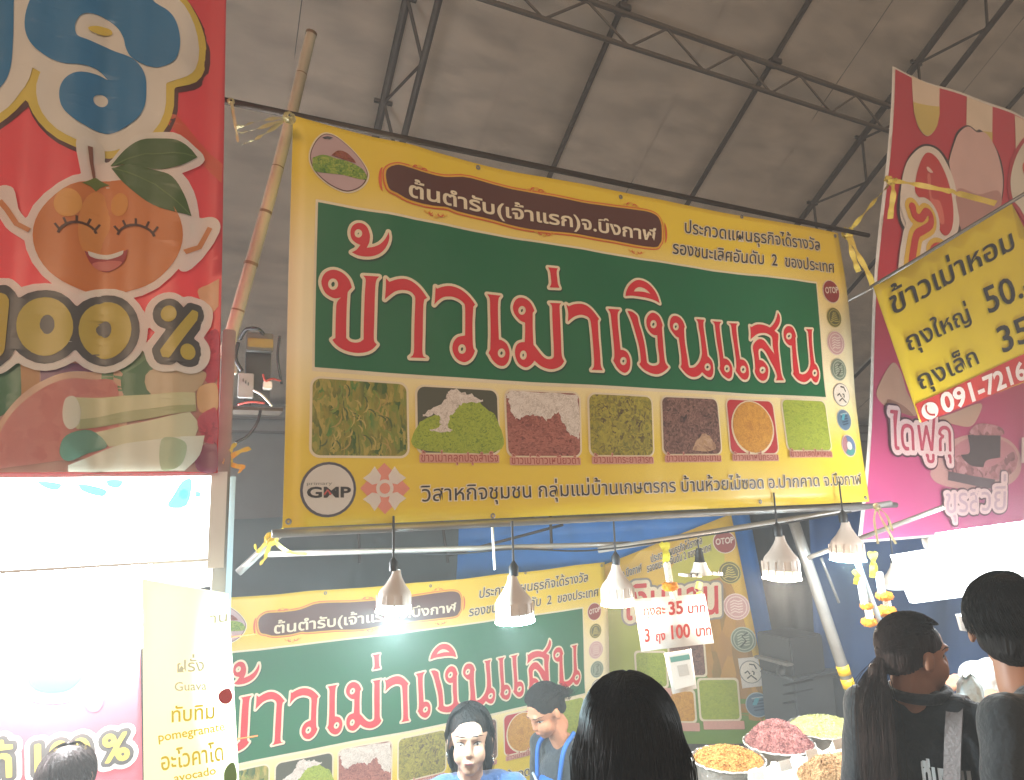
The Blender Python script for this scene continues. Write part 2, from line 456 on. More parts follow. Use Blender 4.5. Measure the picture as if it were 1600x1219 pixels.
for x in RIBS:
    if x in (1.36, 6.72, 12.1, 17.5, -3.9):
        fr = MB().tube([(x, y, rz(y)-.03) for y in (YR, YE)], .035, 8).tube([(x, YE, rz(YE)), (x, YE, 0)], .045, 8).build('rafter_top_chord', M_DARKSTEEL, tent)
        MB().tube([(x+.16, y, rz(y)-.42) for y in (YR, YE)], .030, 8).build('bottom_chord', M_DARKSTEEL, fr)
        y = YR; k = 0
        while y < YE-.7:
            MB().tube([(x, y, rz(y)-.05), (x+.16, y+.12, rz(y+.12)-.41)], .015, 6).build('truss_brace', M_DARKSTEEL, fr)
            MB().tube([(x+.16, y+.12, rz(y+.12)-.41), (x, y+.72, rz(y+.72)-.05)], .013, 6).build('truss_brace', M_DARKSTEEL, fr)
            MB().box((x-.0, y+.02, rz(y)-.03), (.16, .03, .03)).build('chord_clamp', M_DARKSTEEL, fr)
            y += .72
    else:
        MB().tube([(x, y, rz(y)-.03) for y in (YR, YE)], .027, 8).build('roof_rib', M_DARKSTEEL, tent)
for py, w in ((4.12, .30),):
    pr = MB().tube([(RIBS[0], py, rz(py)-.09), (1.36, py, rz(py)-.09), (6.72, py, rz(py)-.09), (RIBS[-1], py, rz(py)-.09)], .026, 8).build('purlin_top_chord', mat('purlin_steel', '54473a', rough=.6, metal=.4, var=.15, dirt=.3), tent)
    MB().tube([(RIBS[0], py+.02, rz(py)-.09-w), (RIBS[-1], py+.02, rz(py)-.09-w)], .022, 8).build('bottom_chord', MATS['purlin_steel'], pr)
    x = RIBS[0]
    while x < RIBS[-1]:
        MB().tube([(x, py, rz(py)-.1), (x+.42, py+.02, rz(py)-.09-w)], .012, 6).build('truss_brace', MATS['purlin_steel'], pr)
        MB().tube([(x+.42, py+.02, rz(py)-.09-w), (x+.84, py, rz(py)-.1)], .012, 6).build('truss_brace', MATS['purlin_steel'], pr)
        x += .84
    for x in RIBS:
        MB().box((x, py, rz(py)-.06), (.12, .10, .05)).build('rib_clamp', M_DARKSTEEL, pr)
# side wall below the eave: rails and a grey canvas skirt
wl_ = thing('canvas_side_wall', 'grey canvas side wall with dark rails closing the far side of the tent', 'wall', (4, YE, 0))
v = []; f = []; nx_, nz_ = 120, 20
for j in range(nz_+1):
    for i in range(nx_+1):
        x = -5+26*i/nx_; z = 3.3*j/nz_
        v.append((x, YE-.02+.03*math.sin(x*4.1+math.sin(z*2)*1.5)+.02*math.sin(z*3+x), z))
for j in range(nz_):
    for i in range(nx_): k = j*(nx_+1)+i; f.append((k, k+1, k+nx_+2, k+nx_+1))
mesh('canvas_skirt', v, f, mat('skirt_canvas', '6c6c6b', rough=.85, var=.12, vscale=2, dirt=.3), wl_, True)
for z in (2.78, 2.95, 3.09): MB().box((8, YE-.1, z), (26, .05, .03)).build('rail', M_DARKSTEEL, wl_)

# ---------------------------------------------------------------- long main banner (its print is traced in photo pixels and laid on the cloth plane)
PB = MATS
def yellow_print(name):
    m = bpy.data.materials.new(name); m.use_nodes = True; nt = m.node_tree; b = nt.nodes['Principled BSDF']
    tc = nt.nodes.new('ShaderNodeTexCoord'); sx = nt.nodes.new('ShaderNodeSeparateXYZ'); nt.links.new(tc.outputs['Object'], sx.inputs[0])
    cr = nt.nodes.new('ShaderNodeValToRGB'); mr = nt.nodes.new('ShaderNodeMapRange')
    mr.inputs['From Min'].default_value = 1.78; mr.inputs['From Max'].default_value = 3.19
    nt.links.new(sx.outputs[2], mr.inputs[0]); nt.links.new(mr.outputs[0], cr.inputs[0]); el = cr.color_ramp.elements
    for _ in range(3): el.new(.5)
    for e, (p, c) in zip(el, ((0, 'dcbc28'), (.2, 'dec23a'), (.42, 'ecdfba'), (.62, 'ead9ae'), (.85, 'dfc02c'))): e.position = p; e.color = (*srgb(c), 1)
    nt.links.new(cr.outputs[0], b.inputs['Base Color']); b.inputs['Roughness'].default_value = .42
    n = nt.nodes.new('ShaderNodeTexNoise'); n.inputs['Scale'].default_value = 7; nt.links.new(tc.outputs['Object'], n.inputs[0])
    bu = nt.nodes.new('ShaderNodeBump'); bu.inputs['Strength'].default_value = .15; bu.inputs['Distance'].default_value = .02
    nt.links.new(n.outputs[0], bu.inputs['Height']); nt.links.new(bu.outputs[0], b.inputs['Normal']); return m
V_YEL = yellow_print('print_yellow_gradient')
V_GRN = vinyl('green', '0e6238'); V_RED = vinyl('red', 'c8202c'); V_CRM = vinyl('cream', 'ded0b4'); V_BRN = vinyl('brown', '55291c')
V_BLK = vinyl('black', '2a2422'); V_WHT = vinyl('white', 'e4ddd6'); V_ORN = vinyl('orange_red', 'd0602a'); V_GOLD = vinyl('gold', 'd9a531')
V_PINK = vinyl('dusty_pink', 'd09a8a'); V_GREY = vinyl('grey', '86817c'); V_DKG = vinyl('darkgrey', '4b4b50'); V_BLUE = vinyl('blue', '3f6f9e')
V_LBL = vinyl('pale_red', 'd98a78')

mb_root = thing('shop_banner', 'long yellow and green vinyl banner with big red Thai title hanging from a pipe', 'banner', onY(440, 825, 2.2), 'yellow and green shop banners of the rice flake stall')
BH = 1.4
def mb_disp(u, v):
    t = v/BH; w = u/2.75
    y = .006*math.sin(u*5.2+1)*(.4+t)+.004*math.sin(u*11+v*2)+.0015*math.sin(u*31+v*9)*math.sin(v*7)+.016*math.exp(-((u-.42+.25*(1.4-v))**2)/.006)*max(0, t-.45)*1.5
    y += .008*math.sin(v*6+u*3)
    sagz = -.012*math.sin(math.pi*min(1, max(0, w)))*t*2-.010*abs(math.sin(u*math.pi/.62))*max(0, t-.8)*5*.5
    return (0, y, sagz)
mb = Sheet(mb_root, onY(440, 825, 2.2), (1, 0), mb_disp, .055, .0013)
mb.sheet('vinyl_sheet', mb.pxs([(441, 825), (1357, 784), (1309, 363), (457, 184)]), V_YEL)
# green panel with a cream edge
g_px = [(491, 578), (1291, 617), (1271, 443), (492, 317)]
g_uv = mb.pxs(g_px); x0, x1 = g_uv[0][0], g_uv[1][0]; y0, y1 = (g_uv[0][1]+g_uv[1][1])/2, (g_uv[2][1]+g_uv[3][1])/2
mb.loops('panel_edge', [rrect(x0-.008, y0-.014, x1+.008, y1+.01, .002, 1)], V_CRM, 1)
mb.loops('green_panel', [rrect(x0, y0, x1, y1, .001, 1)], V_GRN, 2)
# ---- title letters: outlines traced letter by letter
def zr_(ox, oy, s): return lambda L: [(ox+p[0]/s, oy+p[1]/s)+tuple(p[2:]) for p in L]
Z1, Z2, Z3, Z4, Z5 = zr_(490, 340, 5.08), zr_(650, 400, 6.095), zr_(790, 400, 6.095), zr_(930, 420, 6.772), zr_(1080, 460, 7.619)
c = 1
LET = [
 (Z1([(287,135),(290,95),(310,62),(345,45),(385,50),(415,75),(432,110),(440,150),(434,200),(415,240,c),(470,232),(520,210),(555,175),(575,140),(583,118,c),(590,160),(580,205),(555,250),(515,285),(460,305),(400,308),(345,298),(298,275,c),(335,255),(365,218,c),(325,198),(298,170)]), [Z1(ell(349,127,30,33))]),
 (Z1([(60,530),(65,480),(90,440),(130,418),(170,415),(215,430),(255,460),(285,500),(302,550,c),(275,580,c),(268,600),(262,700),(258,850),(257,952,c),(285,978),(325,988),(365,982),(398,960,c),(400,800),(405,600),(410,520),(408,480),(390,457,c),(516,464,c),(492,500),(485,600),(483,800),(480,930),(485,975),(505,997,c),(470,1035),(420,1060),(350,1070),(280,1062),(220,1040),(175,1008),(145,970,c),(170,955,c),(172,850),(175,760),(182,675),(215,632,c),(165,640),(120,622),(85,590)]), [Z1(ell(152,528,40,45))]),
 (Z1([(570,475,c),(597,503,c),(660,482),(720,478),(780,500),(840,550),(897,627,c),(875,640,c),(868,700),(868,900),(868,1070),(900,1103,c),(768,1100,c),(797,1060),(800,900),(803,750),(805,640),(795,605),(760,575),(705,565),(650,575),(605,605),(564,640,c),(570,550)]), []),
 (Z2([(178,280,c),(190,300,c),(240,282),(300,272),(360,280),(420,305),(480,350),(525,400),(557,445,c),(540,465,c),(535,600),(538,750),(545,850),(563,885,c),(545,930),(515,970),(470,995),(430,990),(390,965),(360,920),(345,870),(350,820),(370,780),(400,755),(440,745),(465,740,c),(465,600),(460,460),(440,425),(400,395),(345,375),(300,372),(250,380),(205,410),(168,450,c),(175,370)]), [Z2(ell(437,870,38,46))]),
 (Z2([(670,343,c),(802,355,c),(780,390),(775,500),(780,650),(787,775,c),(820,785),(860,815),(885,865),(892,920),(880,980),(850,1020),(810,1028),(770,1010),(730,970),(705,925),(691,905,c),(707,870,c),(708,700),(700,500),(695,390)]), [Z2(ell(815,905,36,44))]),
 (Z3([(65,470),(75,420),(100,385),(140,372),(185,385),(225,420),(250,465),(264,500,c),(248,520,c),(250,650),(258,780),(262,825,c),(290,860),(330,915),(365,950),(400,965),(435,958),(448,938,c),(445,850),(435,700),(428,550),(425,460),(402,425,c),(511,432,c),(495,460),(502,600),(512,800),(520,930),(544,987,c),(520,1025),(480,1050),(430,1060),(380,1050),(330,1025),(290,990),(275,975,c),(255,1005),(225,1030),(195,1040),(160,1028),(125,1000),(100,950),(90,900),(95,850),(115,815),(145,800),(181,797,c),(183,700),(180,612,c),(140,595),(105,560),(78,520)]), [Z3(ell(150,495,34,42)), Z3(ell(170,922,32,44))]),
 (Z3([(390,83,c),(482,92,c),(470,125),(475,200),(480,245),(494,282,c),(402,277,c),(418,240),(415,180),(408,120)]), []),
 (Z3([(556,440,c),(577,462,c),(630,442),(690,438),(745,455),(800,500),(863,583,c),(850,600,c),(855,750),(868,900),(878,1030),(898,1077,c),(793,1071,c),(815,1030),(808,900),(795,750),(780,610),(760,570),(720,550),(680,545),(630,560),(590,590),(571,608,c),(573,520)]), []),
 (Z4([(108,400,c),(242,406,c),(213,455),(215,600),(230,750),(239,840,c),(275,845),(310,870),(335,920),(343,980),(335,1040),(310,1075),(280,1085),(240,1065),(200,1025),(175,980),(160,958,c),(172,920,c),(172,850),(160,700),(145,550),(135,450)]), [Z4(ell(270,960,35,43))]),
 (Z4([(322,418,c),(370,425),(410,450),(434,482),(445,550),(475,650),(500,760),(515,880),(525,975,c),(555,998),(600,1008),(640,998),(660,975,c),(658,900),(645,800),(640,680,c),(600,675),(560,640),(535,590),(527,530),(540,480),(570,445),(605,435),(645,455),(675,495),(699,568,c),(690,600,c),(695,700),(705,850),(720,970),(754,1022,c),(720,1060),(670,1090),(620,1098),(560,1085),(500,1055),(460,1020),(437,990,c),(455,970,c),(455,920),(440,800),(410,680),(375,550),(345,470)]), [Z4(ell(602,560,34,44))]),
 (Z4([(306,257,c),(315,210),(345,150),(390,105),(440,82),(500,88),(560,120),(610,175),(650,245),(675,332,c),(620,300),(540,275),(450,260),(380,252)]), [Z4(smooth2([(398,206,c),(420,175),(460,158),(510,170),(550,200),(577,230,c),(500,208)], 3))]),
 (Z4([(775,560),(785,510),(810,475),(850,470),(890,490),(920,530),(940,587,c),(930,605,c),(935,750),(955,900),(968,1010),(985,1030),(1030,1025),(1070,990),(1095,950),(1110,900),(1115,850),(1105,700),(1090,600),(1085,540),(1064,503,c)])+Z5([(160,267,c),(145,320),(155,450),(170,600),(180,715,c),(205,735),(235,780),(245,840),(240,920),(215,965),(185,970),(150,950),(120,920),(105,908,c)])+Z4([(1080,1110),(1040,1128),(990,1125),(940,1095),(900,1050),(879,1020,c),(890,995,c),(890,900),(880,800),(870,705,c),(840,690),(800,640),(780,600)]), [Z4(ell(842,585,32,41)), Z5(ell(175,845,38,46))]),
 (Z5([(260,284,c),(376,291,c),(352,330),(360,450),(375,600),(388,735,c),(430,745),(465,780),(490,840),(490,910),(475,965),(440,985),(400,965),(360,930),(326,862,c),(338,830,c),(335,700),(315,550),(300,400),(290,320)]), [Z5(ell(425,862,36,46))]),
 (Z5([(463,307,c),(577,313,c),(555,350),(565,500),(580,650),(590,748,c),(635,755),(670,790),(690,850),(693,930),(675,980),(640,998),(600,980),(560,930),(532,882,c),(543,850,c),(540,750),(525,600),(505,450),(493,340)]), [Z5(ell(625,872,36,46))]),
 (Z5([(714,345,c),(728,362,c),(780,335),(840,335),(900,355),(935,372),(975,330),(1000,270),(1012,200,c),(1035,240),(1042,300),(1025,360),(985,415,c),(1030,455,c),(1033,500),(1030,600),(1045,750),(1060,900),(1075,970),(1097,1013,c),(1003,1012,c),(1018,960),(990,870),(950,790),(910,700),(870,640),(840,620),(815,640),(815,700),(822,755,c),(860,770),(895,810),(920,870),(915,950),(895,995),(860,1012),(820,995),(785,950),(765,895,c),(775,860,c),(770,760),(760,680),(750,610),(760,565),(790,525),(825,508),(870,525),(910,580),(950,640),(988,695,c),(970,600),(965,520),(950,480),(910,450),(860,435),(800,445),(760,475),(723,507,c),(725,430)]), [Z5(ell(858,882,34,42))]),
 (Z5([(1088,450),(1095,405),(1120,372),(1155,368),(1190,390),(1215,440),(1230,491,c),(1222,510,c),(1235,650),(1255,800),(1275,930,c),(1310,945),(1350,935),(1385,895),(1405,840),(1408,780),(1395,650),(1380,500),(1370,440),(1344,407,c),(1426,412,c),(1418,450),(1430,600),(1450,740),(1462,815,c),(1490,840),(1515,900),(1520,970),(1500,1030),(1475,1045),(1445,1030),(1425,1000),(1412,985,c),(1390,1010),(1350,1035),(1310,1035),(1260,1010),(1225,970),(1203,935,c),(1212,910,c),(1205,850),(1195,700),(1185,600,c),(1150,590),(1115,550),(1095,500)]), [Z5(ell(1150,485,33,41)), Z5(ell(1465,930,33,43))]),
]
groups = []
for out, holes in LET:
    groups.append([smooth2(mb.pxs(out), 4)]+[mb.pxs(h) for h in holes])
for i, gset in enumerate(groups):
    mb.loops('letter', gset, V_RED, 5)
halo_c = sdf_contours(groups, .0108, .0032)
shad = [[(p[0]+.004, p[1]-.006) for p in l] for l in halo_c]
mb.loops('title_shadow', shad, vinyl('deep_green', '0b3a22'), 3)
mb.loops('title_outline', halo_c, V_CRM, 4)
# ---- emblem photo, top left
egg = mb.pxs(smooth2(zr_(440, 180, 3.478)([(240,97),(300,115),(380,180),(440,250),(472,320),(450,380),(400,415),(340,425),(260,395),(190,340),(150,280),(143,220),(165,160),(200,115)]), 4))
ec = np.mean(egg, 0); eg = lambda s: [tuple(ec+(np.array(p)-ec)*s) for p in egg]
em = mb.loops('emblem_rim', [eg(1.0)], V_CRM, 2)
mb.loops('emblem_line', [eg(.95)], V_BRN, 3); mb.loops('emblem_picture', [eg(.92)], vinyl('mauve', 'b79a9c'), 4)
zz = zr_(440, 180, 3.478)
mb.loops('leaf_print', [mb.pxs(smooth2(zz([(162,245,c),(220,225),(290,240),(360,255),(430,290),(458,330,c),(450,352),(400,345),(330,330),(250,325),(190,320),(165,300)]), 4))], flakes('flakes_leafgreen', ['3c6b28', '7d9a35', 'a9b04e'], 110), 5)
mb.loops('red_flake_print', [mb.pxs(smooth2(zz([(265,225,c),(300,198),(345,205),(385,240),(400,262,c),(350,250),(300,235)]), 3))], flakes('flakes_rust', ['6d3a26', 'a05c3c', '8c4a50'], 140), 6)
mb.loops('bird_print', [mb.pxs(smooth2(zz([(215,130,c),(245,122),(275,128,c),(255,138),(245,134),(230,138)]), 3))], V_DKG, 6)
# ---- brown title plate with ornament
zz = zr_(600, 250, 3.478)
plate = [(10,60),(60,30),(120,40),(200,60),(330,80),(470,75),(700,130),(900,170),(1100,215),(1300,240),(1440,265),(1490,310),(1500,400),(1490,430),(1460,448),(1300,420),(1000,370),(800,350),(600,300),(400,260),(340,240),(250,235),(130,210),(70,180),(20,150)]
pl = smooth2(mb.pxs(zz(plate)), 4)
for lv, m_, ly in ((.016, V_ORN, 2), (.011, V_GOLD, 3), (.0035, V_BRN, 4)):
    cs = sdf_contours([[pl]], lv, .004); mb.loops('title_plate' if ly == 4 else 'plate_edge', cs, m_, ly)
def scroll(cx, cy, s, flip=1, n=5, m_=None, ly=3, par=None):
    for k in range(n):
        a0 = k*1.1; q = []
        ox = (k-(n-1)/2)*s*.55
        for t in np.linspace(0, 1, 9):
            r_ = s*.42*(1-t*.75); a = a0+t*5.0*(1 if k % 2 else -1); q.append((cx+ox+r_*math.cos(a), cy+flip*(abs(r_*math.sin(a))+.35*s*(1-abs(k-(n-1)/2)/(n/2)))))
        v_, f_ = stroke2(q, [s*.16*(1-.6*t) for t in np.linspace(0, 1, 9)])
        mb.add('scroll_ornament', v_, f_, m_ or (V_ORN if k % 2 else V_GOLD), ly+(k % 2), par)
for (px_, py_, s_, fl) in ((655, 263, .035, 1), (840, 290, .035, 1), (985, 314, .032, 1), (680, 331, .035, -1), (850, 357, .035, -1), (995, 386, .032, -1)):
    u_, v_ = mb.px(px_, py_); scroll(u_, v_-.008*fl, s_, fl)
for (px_, py_) in ((597, 280), (1036, 357)):
    u_, v_ = mb.px(px_, py_); a, b = stroke2([(u_+.012*math.cos(t)*(1 if px_ > 800 else -1), v_+.05*math.sin(t)) for t in np.linspace(-1.3, 1.3, 9)], [.002, .006, .009, .011, .012, .011, .009, .006, .002])
    mb.add('side_ornament', a, b, V_ORN, 3)
mb.text('title_line', 'ต้นตำรับ(เจ้าแรก)จ.บึงกาฬ', (634, 306.5), (1023, 370.5), (634, 288.5), V_CRM, 6, off=.022)
mb.text('award_line', 'ประกวดแผนธุรกิจได้รางวัล', (1067, 356.6), (1280, 391.5), (1067, 341), V_BLK, 2, off=.008, halo=V_CRM, hoff=.05)
mb.text('award_line', 'รองชนะเลิศอันดับ  2  ของประเทศ', (1050, 389.5), (1301, 427), (1050, 374), V_BLK, 2, off=.008, halo=V_CRM, hoff=.05)
mb.text('group_name', 'วิสาหกิจชุมชน กลุ่มแม่บ้านเกษตรกร บ้านห้วยไม้ซอด อ.ปากคาด จ.บึงกาฬ', (657, 783.5), (1345, 757), (657, 764), V_BLK, 2, off=.004, halo=V_CRM, hoff=.05)
# ---- photographs of the goods
M_WRICE = flakes('flakes_white', ['b8a89c', 'ddd0c6', 'e6dcd4'], 150)
PH = [((487,591),(635,599),(637,713),(486,711)), ((653,600.6),(777,608.7),(780.7,707),(653,706)), ((793,606.6),(902.5,612.7),(908.6,710.7),(794,710.7)),
      ((918.8,613.6),(1014,618),(1022,710),(922.8,709.6)), ((1031.7,618),(1116,622),(1125,708),(1038,708)), ((1130.6,624.4),(1206,623.6),(1214,707.7),(1143,707)), ((1221.7,625),(1287,625),(1297.7,703),(1228,703))]
FM = [flakes('flakes_paddy', ['3d5a22', '8f8434', '6f7f2a', 'b09a4c', '4f7a30'], 70, stretch=(1, 1, .4)), flakes('flakes_fresh_green', ['66801c', '9aa828', 'a7b43a', '7d9424'], 130),
      flakes('flakes_red_rice', ['6b2f28', '9c5a4c', 'b06e5e', '7a4038'], 120, stretch=(.6, 1, 1)), flakes('flakes_olive', ['4b3a16', '8a8022', 'a89a30', '6b6a1e'], 90),
      flakes('flakes_plum', ['35201c', '6d4840', '8f6a5c', '4a2a26'], 100), flakes('flakes_amber', ['b0741e', 'c98f2c', 'd39a38'], 120), flakes('flakes_lime', ['7f8f22', 'a1ab33', '8a9c28'], 110, stretch=(.6, 1, 1))]
CAPT = [None, 'ข้าวเม่าคลุกปรุงสำเร็จ', 'ข้าวเม่าข้าวเหนียวดำ', 'ข้าวเม่ากระยาสารท', 'ข้าวเม่าดอกมะขาม', 'ข้าวเม่าหมี่กรอบ', 'ข้าวเม่าสดใหม่หอม']
for i, q in enumerate(PH):
    U = mb.pxs(q); a0 = (U[0][0]+U[3][0])/2; a1 = (U[1][0]+U[2][0])/2; b1 = (U[0][1]+U[1][1])/2; b0 = (U[2][1]+U[3][1])/2; r_ = .028
    mb.loops('photo_border', [rrect(a0-.008, b0-.008, a1+.008, b1+.008, r_+.006)], V_CRM, 2)
    base = vinyl('crimson', 'b3262e') if i == 5 else (vinyl('leaf_shadow', '4b4a38') if i == 1 else FM[i])
    ph = mb.loops('goods_photo', [rrect(a0, b0, a1, b1, r_)], base, 3)
    w_, h_ = a1-a0, b1-b0
    if i == 0:
        for k in range(46):
            cx_, cy_ = rng.uniform(a0+.03, a1-.05), rng.uniform(b0+.03, b1-.03); an = rng.uniform(.2, 1.6)+(cx_-a0)*2; L = rng.uniform(.03, .07)
            pts = [(cx_+L*(t-.5)*math.cos(an+t*.9), cy_+L*(t-.5)*math.sin(an+t*.9)) for t in np.linspace(0, 1, 5)]
            a_, b_ = stroke2(pts, [.001, .005, .006, .005, .001]); mb.add('rice_ear_print', a_, b_, vinyl(['husk', 'straw', 'blade', 'blade_dark'][k % 4], ['b39f55', 'a58c46', '7a8b36', '4a5a24'][k % 4]), 4, ph)
    rag = lambda pts, amp, seed: [(p[0]+rng.normal(0, amp), p[1]+rng.normal(0, amp)) for p in smooth2(pts, 8)]
    if i == 1:
        mb.loops('flake_heap_print', [rag([(a0+.002, b0+.01), (a1-.002, b0+.01), (a1-.004, b0+.55*h_), (a0+.85*w_, b0+.7*h_), (a0+.72*w_, b0+.85*h_), (a0+.5*w_, b0+.78*h_), (a0+.25*w_, b0+.6*h_), (a0+.002, b0+.42*h_)], .0015, 1)], FM[1], 4, ph)
        mb.loops('coconut_print', [rag([(a0+.05*w_, b0+.55*h_), (a0+.3*w_, b0+.78*h_), (a0+.4*w_, b0+.97*h_), (a0+.6*w_, b0+.93*h_), (a0+.8*w_, b0+.82*h_), (a0+.55*w_, b0+.76*h_), (a0+.42*w_, b0+.62*h_), (a0+.36*w_, b0+.42*h_), (a0+.4*w_, b0+.33*h_), (a0+.15*w_, b0+.34*h_), (a0+.26*w_, b0+.42*h_), (a0+.24*w_, b0+.58*h_)], .003, 2)], M_WRICE, 5, ph)
    if i == 2:
        mb.loops('coconut_print', [rag([(a0+.06*w_, b1-.004), (a1-.03, b1-.004), (a1-.006, b1-.03), (a1-.005, b0+.3*h_), (a1-.2*w_, b0+.45*h_), (a1-.3*w_, b0+.68*h_), (a1-.42*w_, b0+.58*h_), (a0+.35*w_, b0+.62*h_), (a0+.12*w_, b0+.58*h_), (a0+.05*w_, b0+.75*h_)], .004, 3)], M_WRICE, 4, ph)
    if i == 4:
        mb.loops('pale_patch_print', [rag([(a0+.5*w_, b0+.08*h_), (a1-.03, b0+.08*h_), (a1-.2*w_, b0+.3*h_), (a0+.68*w_, b0+.35*h_)], .002, 3)], flakes('flakes_pale_mix', ['8f6a50', 'b8977c', 'a5825a'], 60), 4, ph)
    if i == 5:
        mb.loops('bowl_print', [ell((a0+a1)/2, (b0+b1)/2-.005, w_*.46, h_*.52)], V_CRM, 4, ph); mb.loops('bowl_fill_print', [ell((a0+a1)/2, (b0+b1)/2-.002, w_*.43, h_*.485)], FM[5], 5, ph)
    if CAPT[i]:
        mb.loops('caption_band', [rrect(a0+.002, b0-.036, a1-.002, b0-.006, .004, 2)], V_PINK, 5); mb.text('caption', CAPT[i], (a0+.006, b0-.032), (a1-.006, b0-.032), (a0+.006, b0-.008), vinyl('caption_red', 'a2463c'), 6, off=.0, halo=V_PINK, uv=True, res=2, hoff=.06)
# ---- certification marks
C_ = lambda cx_, cy_, r_, k=1.: ell(*mb.px(cx_, cy_), r_*k)
s_ = .1235
gm = mb.loops('ring_mark', [C_(512, 765, .0885)], vinyl('ringdark', '4c4a55'), 2)
mb.loops('mark_field', [C_(512, 765, .080)], V_WHT, 3, gm)
z7 = zr_(440, 500, 3.478)
mb.text('mark_text', 'GMP', z7([(130, 965)])[0], z7([(368, 962)])[0], z7([(130, 920)])[0], V_BLK, 4, off=.03, parent=gm)
mb.text('mark_text', 'primary', z7([(130, 898)])[0], z7([(268, 896)])[0], z7([(130, 884)])[0], V_GREY, 4, parent=gm)
a_, b_ = stroke2(mb.pxs(z7([(225, 950), (245, 925), (262, 950)])), .006); mb.add('mark_stroke', a_, b_, vinyl('coral', 'c2524a'), 6, gm)
dm = mb.loops('diamond_mark', [mb.pxs(z7([(555, 775), (695, 915), (558, 1056), (421, 915)]))], V_LBL, 2)
dc = mb.px(600, 763)
for k in range(4):
    a = k*math.pi/2+math.pi/4
    mb.loops('mark_leaf', [[(dc[0]+math.cos(a+t)*r_, dc[1]+math.sin(a+t)*r_) for t, r_ in ((-.5, .045), (-.35, .082), (0, .072), (.35, .082), (.5, .045), (.2, .03), (-.2, .03))]], V_WHT, 3, dm)
mb.loops('mark_heart', [ell(dc[0], dc[1], .03)], V_WHT, 4, dm); mb.loops('mark_heart_core', [ell(dc[0], dc[1], .018)], V_LBL, 5, dm)
def round_mark(sh, cx_, cy_, rx, ry, kind, uv=False, ly=2):
    if uv: u0, v0, r_ = cx_, cy_, rx
    else:
        u0, v0 = sh.px(cx_, cy_); r_ = (abs(sh.px(cx_+rx, cy_)[0]-u0)+abs(sh.px(cx_, cy_-ry)[1]-v0))/2
    cols = {'otop': ('8a2a24', 'd9c7bb'), 'olive': ('57552a', 'b9a857'), 'pink': ('c79a98', 'e0cbc2'), 'sage': ('6f7d6c', 'b3b8a6'), 'pen': ('8c8684', 'ddd3c6'), 'blue': ('5b7488', 'aab6b9'), 'tri': ('a9787c', 'd8c8c0')}[kind]
    A, B = vinyl('mark_'+kind, cols[0]), vinyl('mark2_'+kind, cols[1])
    o = sh.loops('round_mark', [ell(u0, v0, r_*1.08)], B if kind != 'pen' else V_GREY, ly)
    sh.loops('mark_disc', [ell(u0, v0, r_)], A if kind != 'pen' else B, ly+1, o)
    if kind == 'otop':
        sh.text('mark_text', 'OTOP', (u0-r_*.85, v0-r_*.25), (u0+r_*.85, v0-r_*.05), (u0-r_*.85, v0+r_*.2), B, ly+2, off=.03, uv=True, parent=o)
    elif kind in ('olive', 'sage', 'pink'):
        sh.loops('mark_ring', [ell(u0, v0, r_*.86), ell(u0, v0, r_*.78)[::-1]], B, ly+2, o)
        for k in range(5):
            y_ = v0+r_*(.45-.22*k); w_ = r_*(.25+.09*k) if kind == 'olive' else r_*.5
            a_, b_ = stroke2([(u0-w_, y_-.1*r_), (u0-w_*.3, y_+.08*r_), (u0+w_*.3, y_-.02*r_), (u0+w_, y_+.06*r_)], r_*.1); sh.add('mark_stroke', a_, b_, B, ly+2, o)
        if kind == 'sage':
            a_, b_ = stroke2([(u0-.3*r_, v0-.6*r_), (u0+.2*r_, v0-.1*r_), (u0-.1*r_, v0+.3*r_), (u0+.4*r_, v0+.6*r_)], r_*.14); sh.add('mark_stroke', a_, b_, vinyl('mark_dark', '3b443c'), ly+3, o)
    elif kind == 'pen':
        for q in ([(-.1, .75), (.35, .7), (.55, .3)], [(-.6, -.1), (-.3, .1), (-.1, -.2)], [(-.4, -.6), (0, -.3), (.5, -.7)], [(.1, .1), (.3, 0), (.25, -.25)]):
            a_, b_ = stroke2([(u0+p[0]*r_, v0+p[1]*r_) for p in q], r_*.13); sh.add('mark_stroke', a_, b_, V_BLK, ly+2, o)
    elif kind == 'blue':
        for k in range(5):
            y_ = v0+r_*(.55-.26*k); a_, b_ = stroke2([(u0-r_*.5+k*.04*r_, y_), (u0+r_*.55, y_+.16*r_)], r_*.11); sh.add('mark_stroke', a_, b_, vinyl('mark_navy', '31475f') if k else B, ly+2, o)
        sh.loops('mark_shape', [[(u0-.5*r_, v0), (u0-.2*r_, v0+.6*r_), (u0+.2*r_, v0+.6*r_), (u0-.1*r_, v0)]], vinyl('mark_cyan', '4f9fb0'), ly+3, o)
    elif kind == 'tri':
        sh.loops('mark_shape', [[(u0+r_*.95*math.cos(a), v0+r_*.95*math.sin(a)) for a in np.linspace(-.4, 1.9, 12)]+[(u0, v0)]], vinyl('mark_steelblue', '5f7496'), ly+2, o)
        sh.loops('mark_shape', [[(u0+r_*.95*math.cos(a), v0+r_*.95*math.sin(a)) for a in np.linspace(3.9, 5.8, 12)]+[(u0, v0)]], vinyl('mark_teal', '4f8a86'), ly+2, o)
        sh.loops('mark_shape', [ell(u0, v0, r_*.4)], B, ly+3, o)
    return o
for k, (cx_, cy_, rx, ry, kd) in enumerate([(1294.6, 456.4, 11.6, 17, 'otop'), (1300, 496.5, 10, 14, 'olive'), (1304.5, 536, 11.5, 18, 'pink'), (1310.6, 577, 11, 16.5, 'sage'), (1316, 616.5, 11.5, 17, 'pen'), (1320, 656, 10, 16.5, 'blue'), (1326, 696.5, 10.5, 17, 'tri')]):
    round_mark(mb, cx_, cy_, rx, ry, kd)
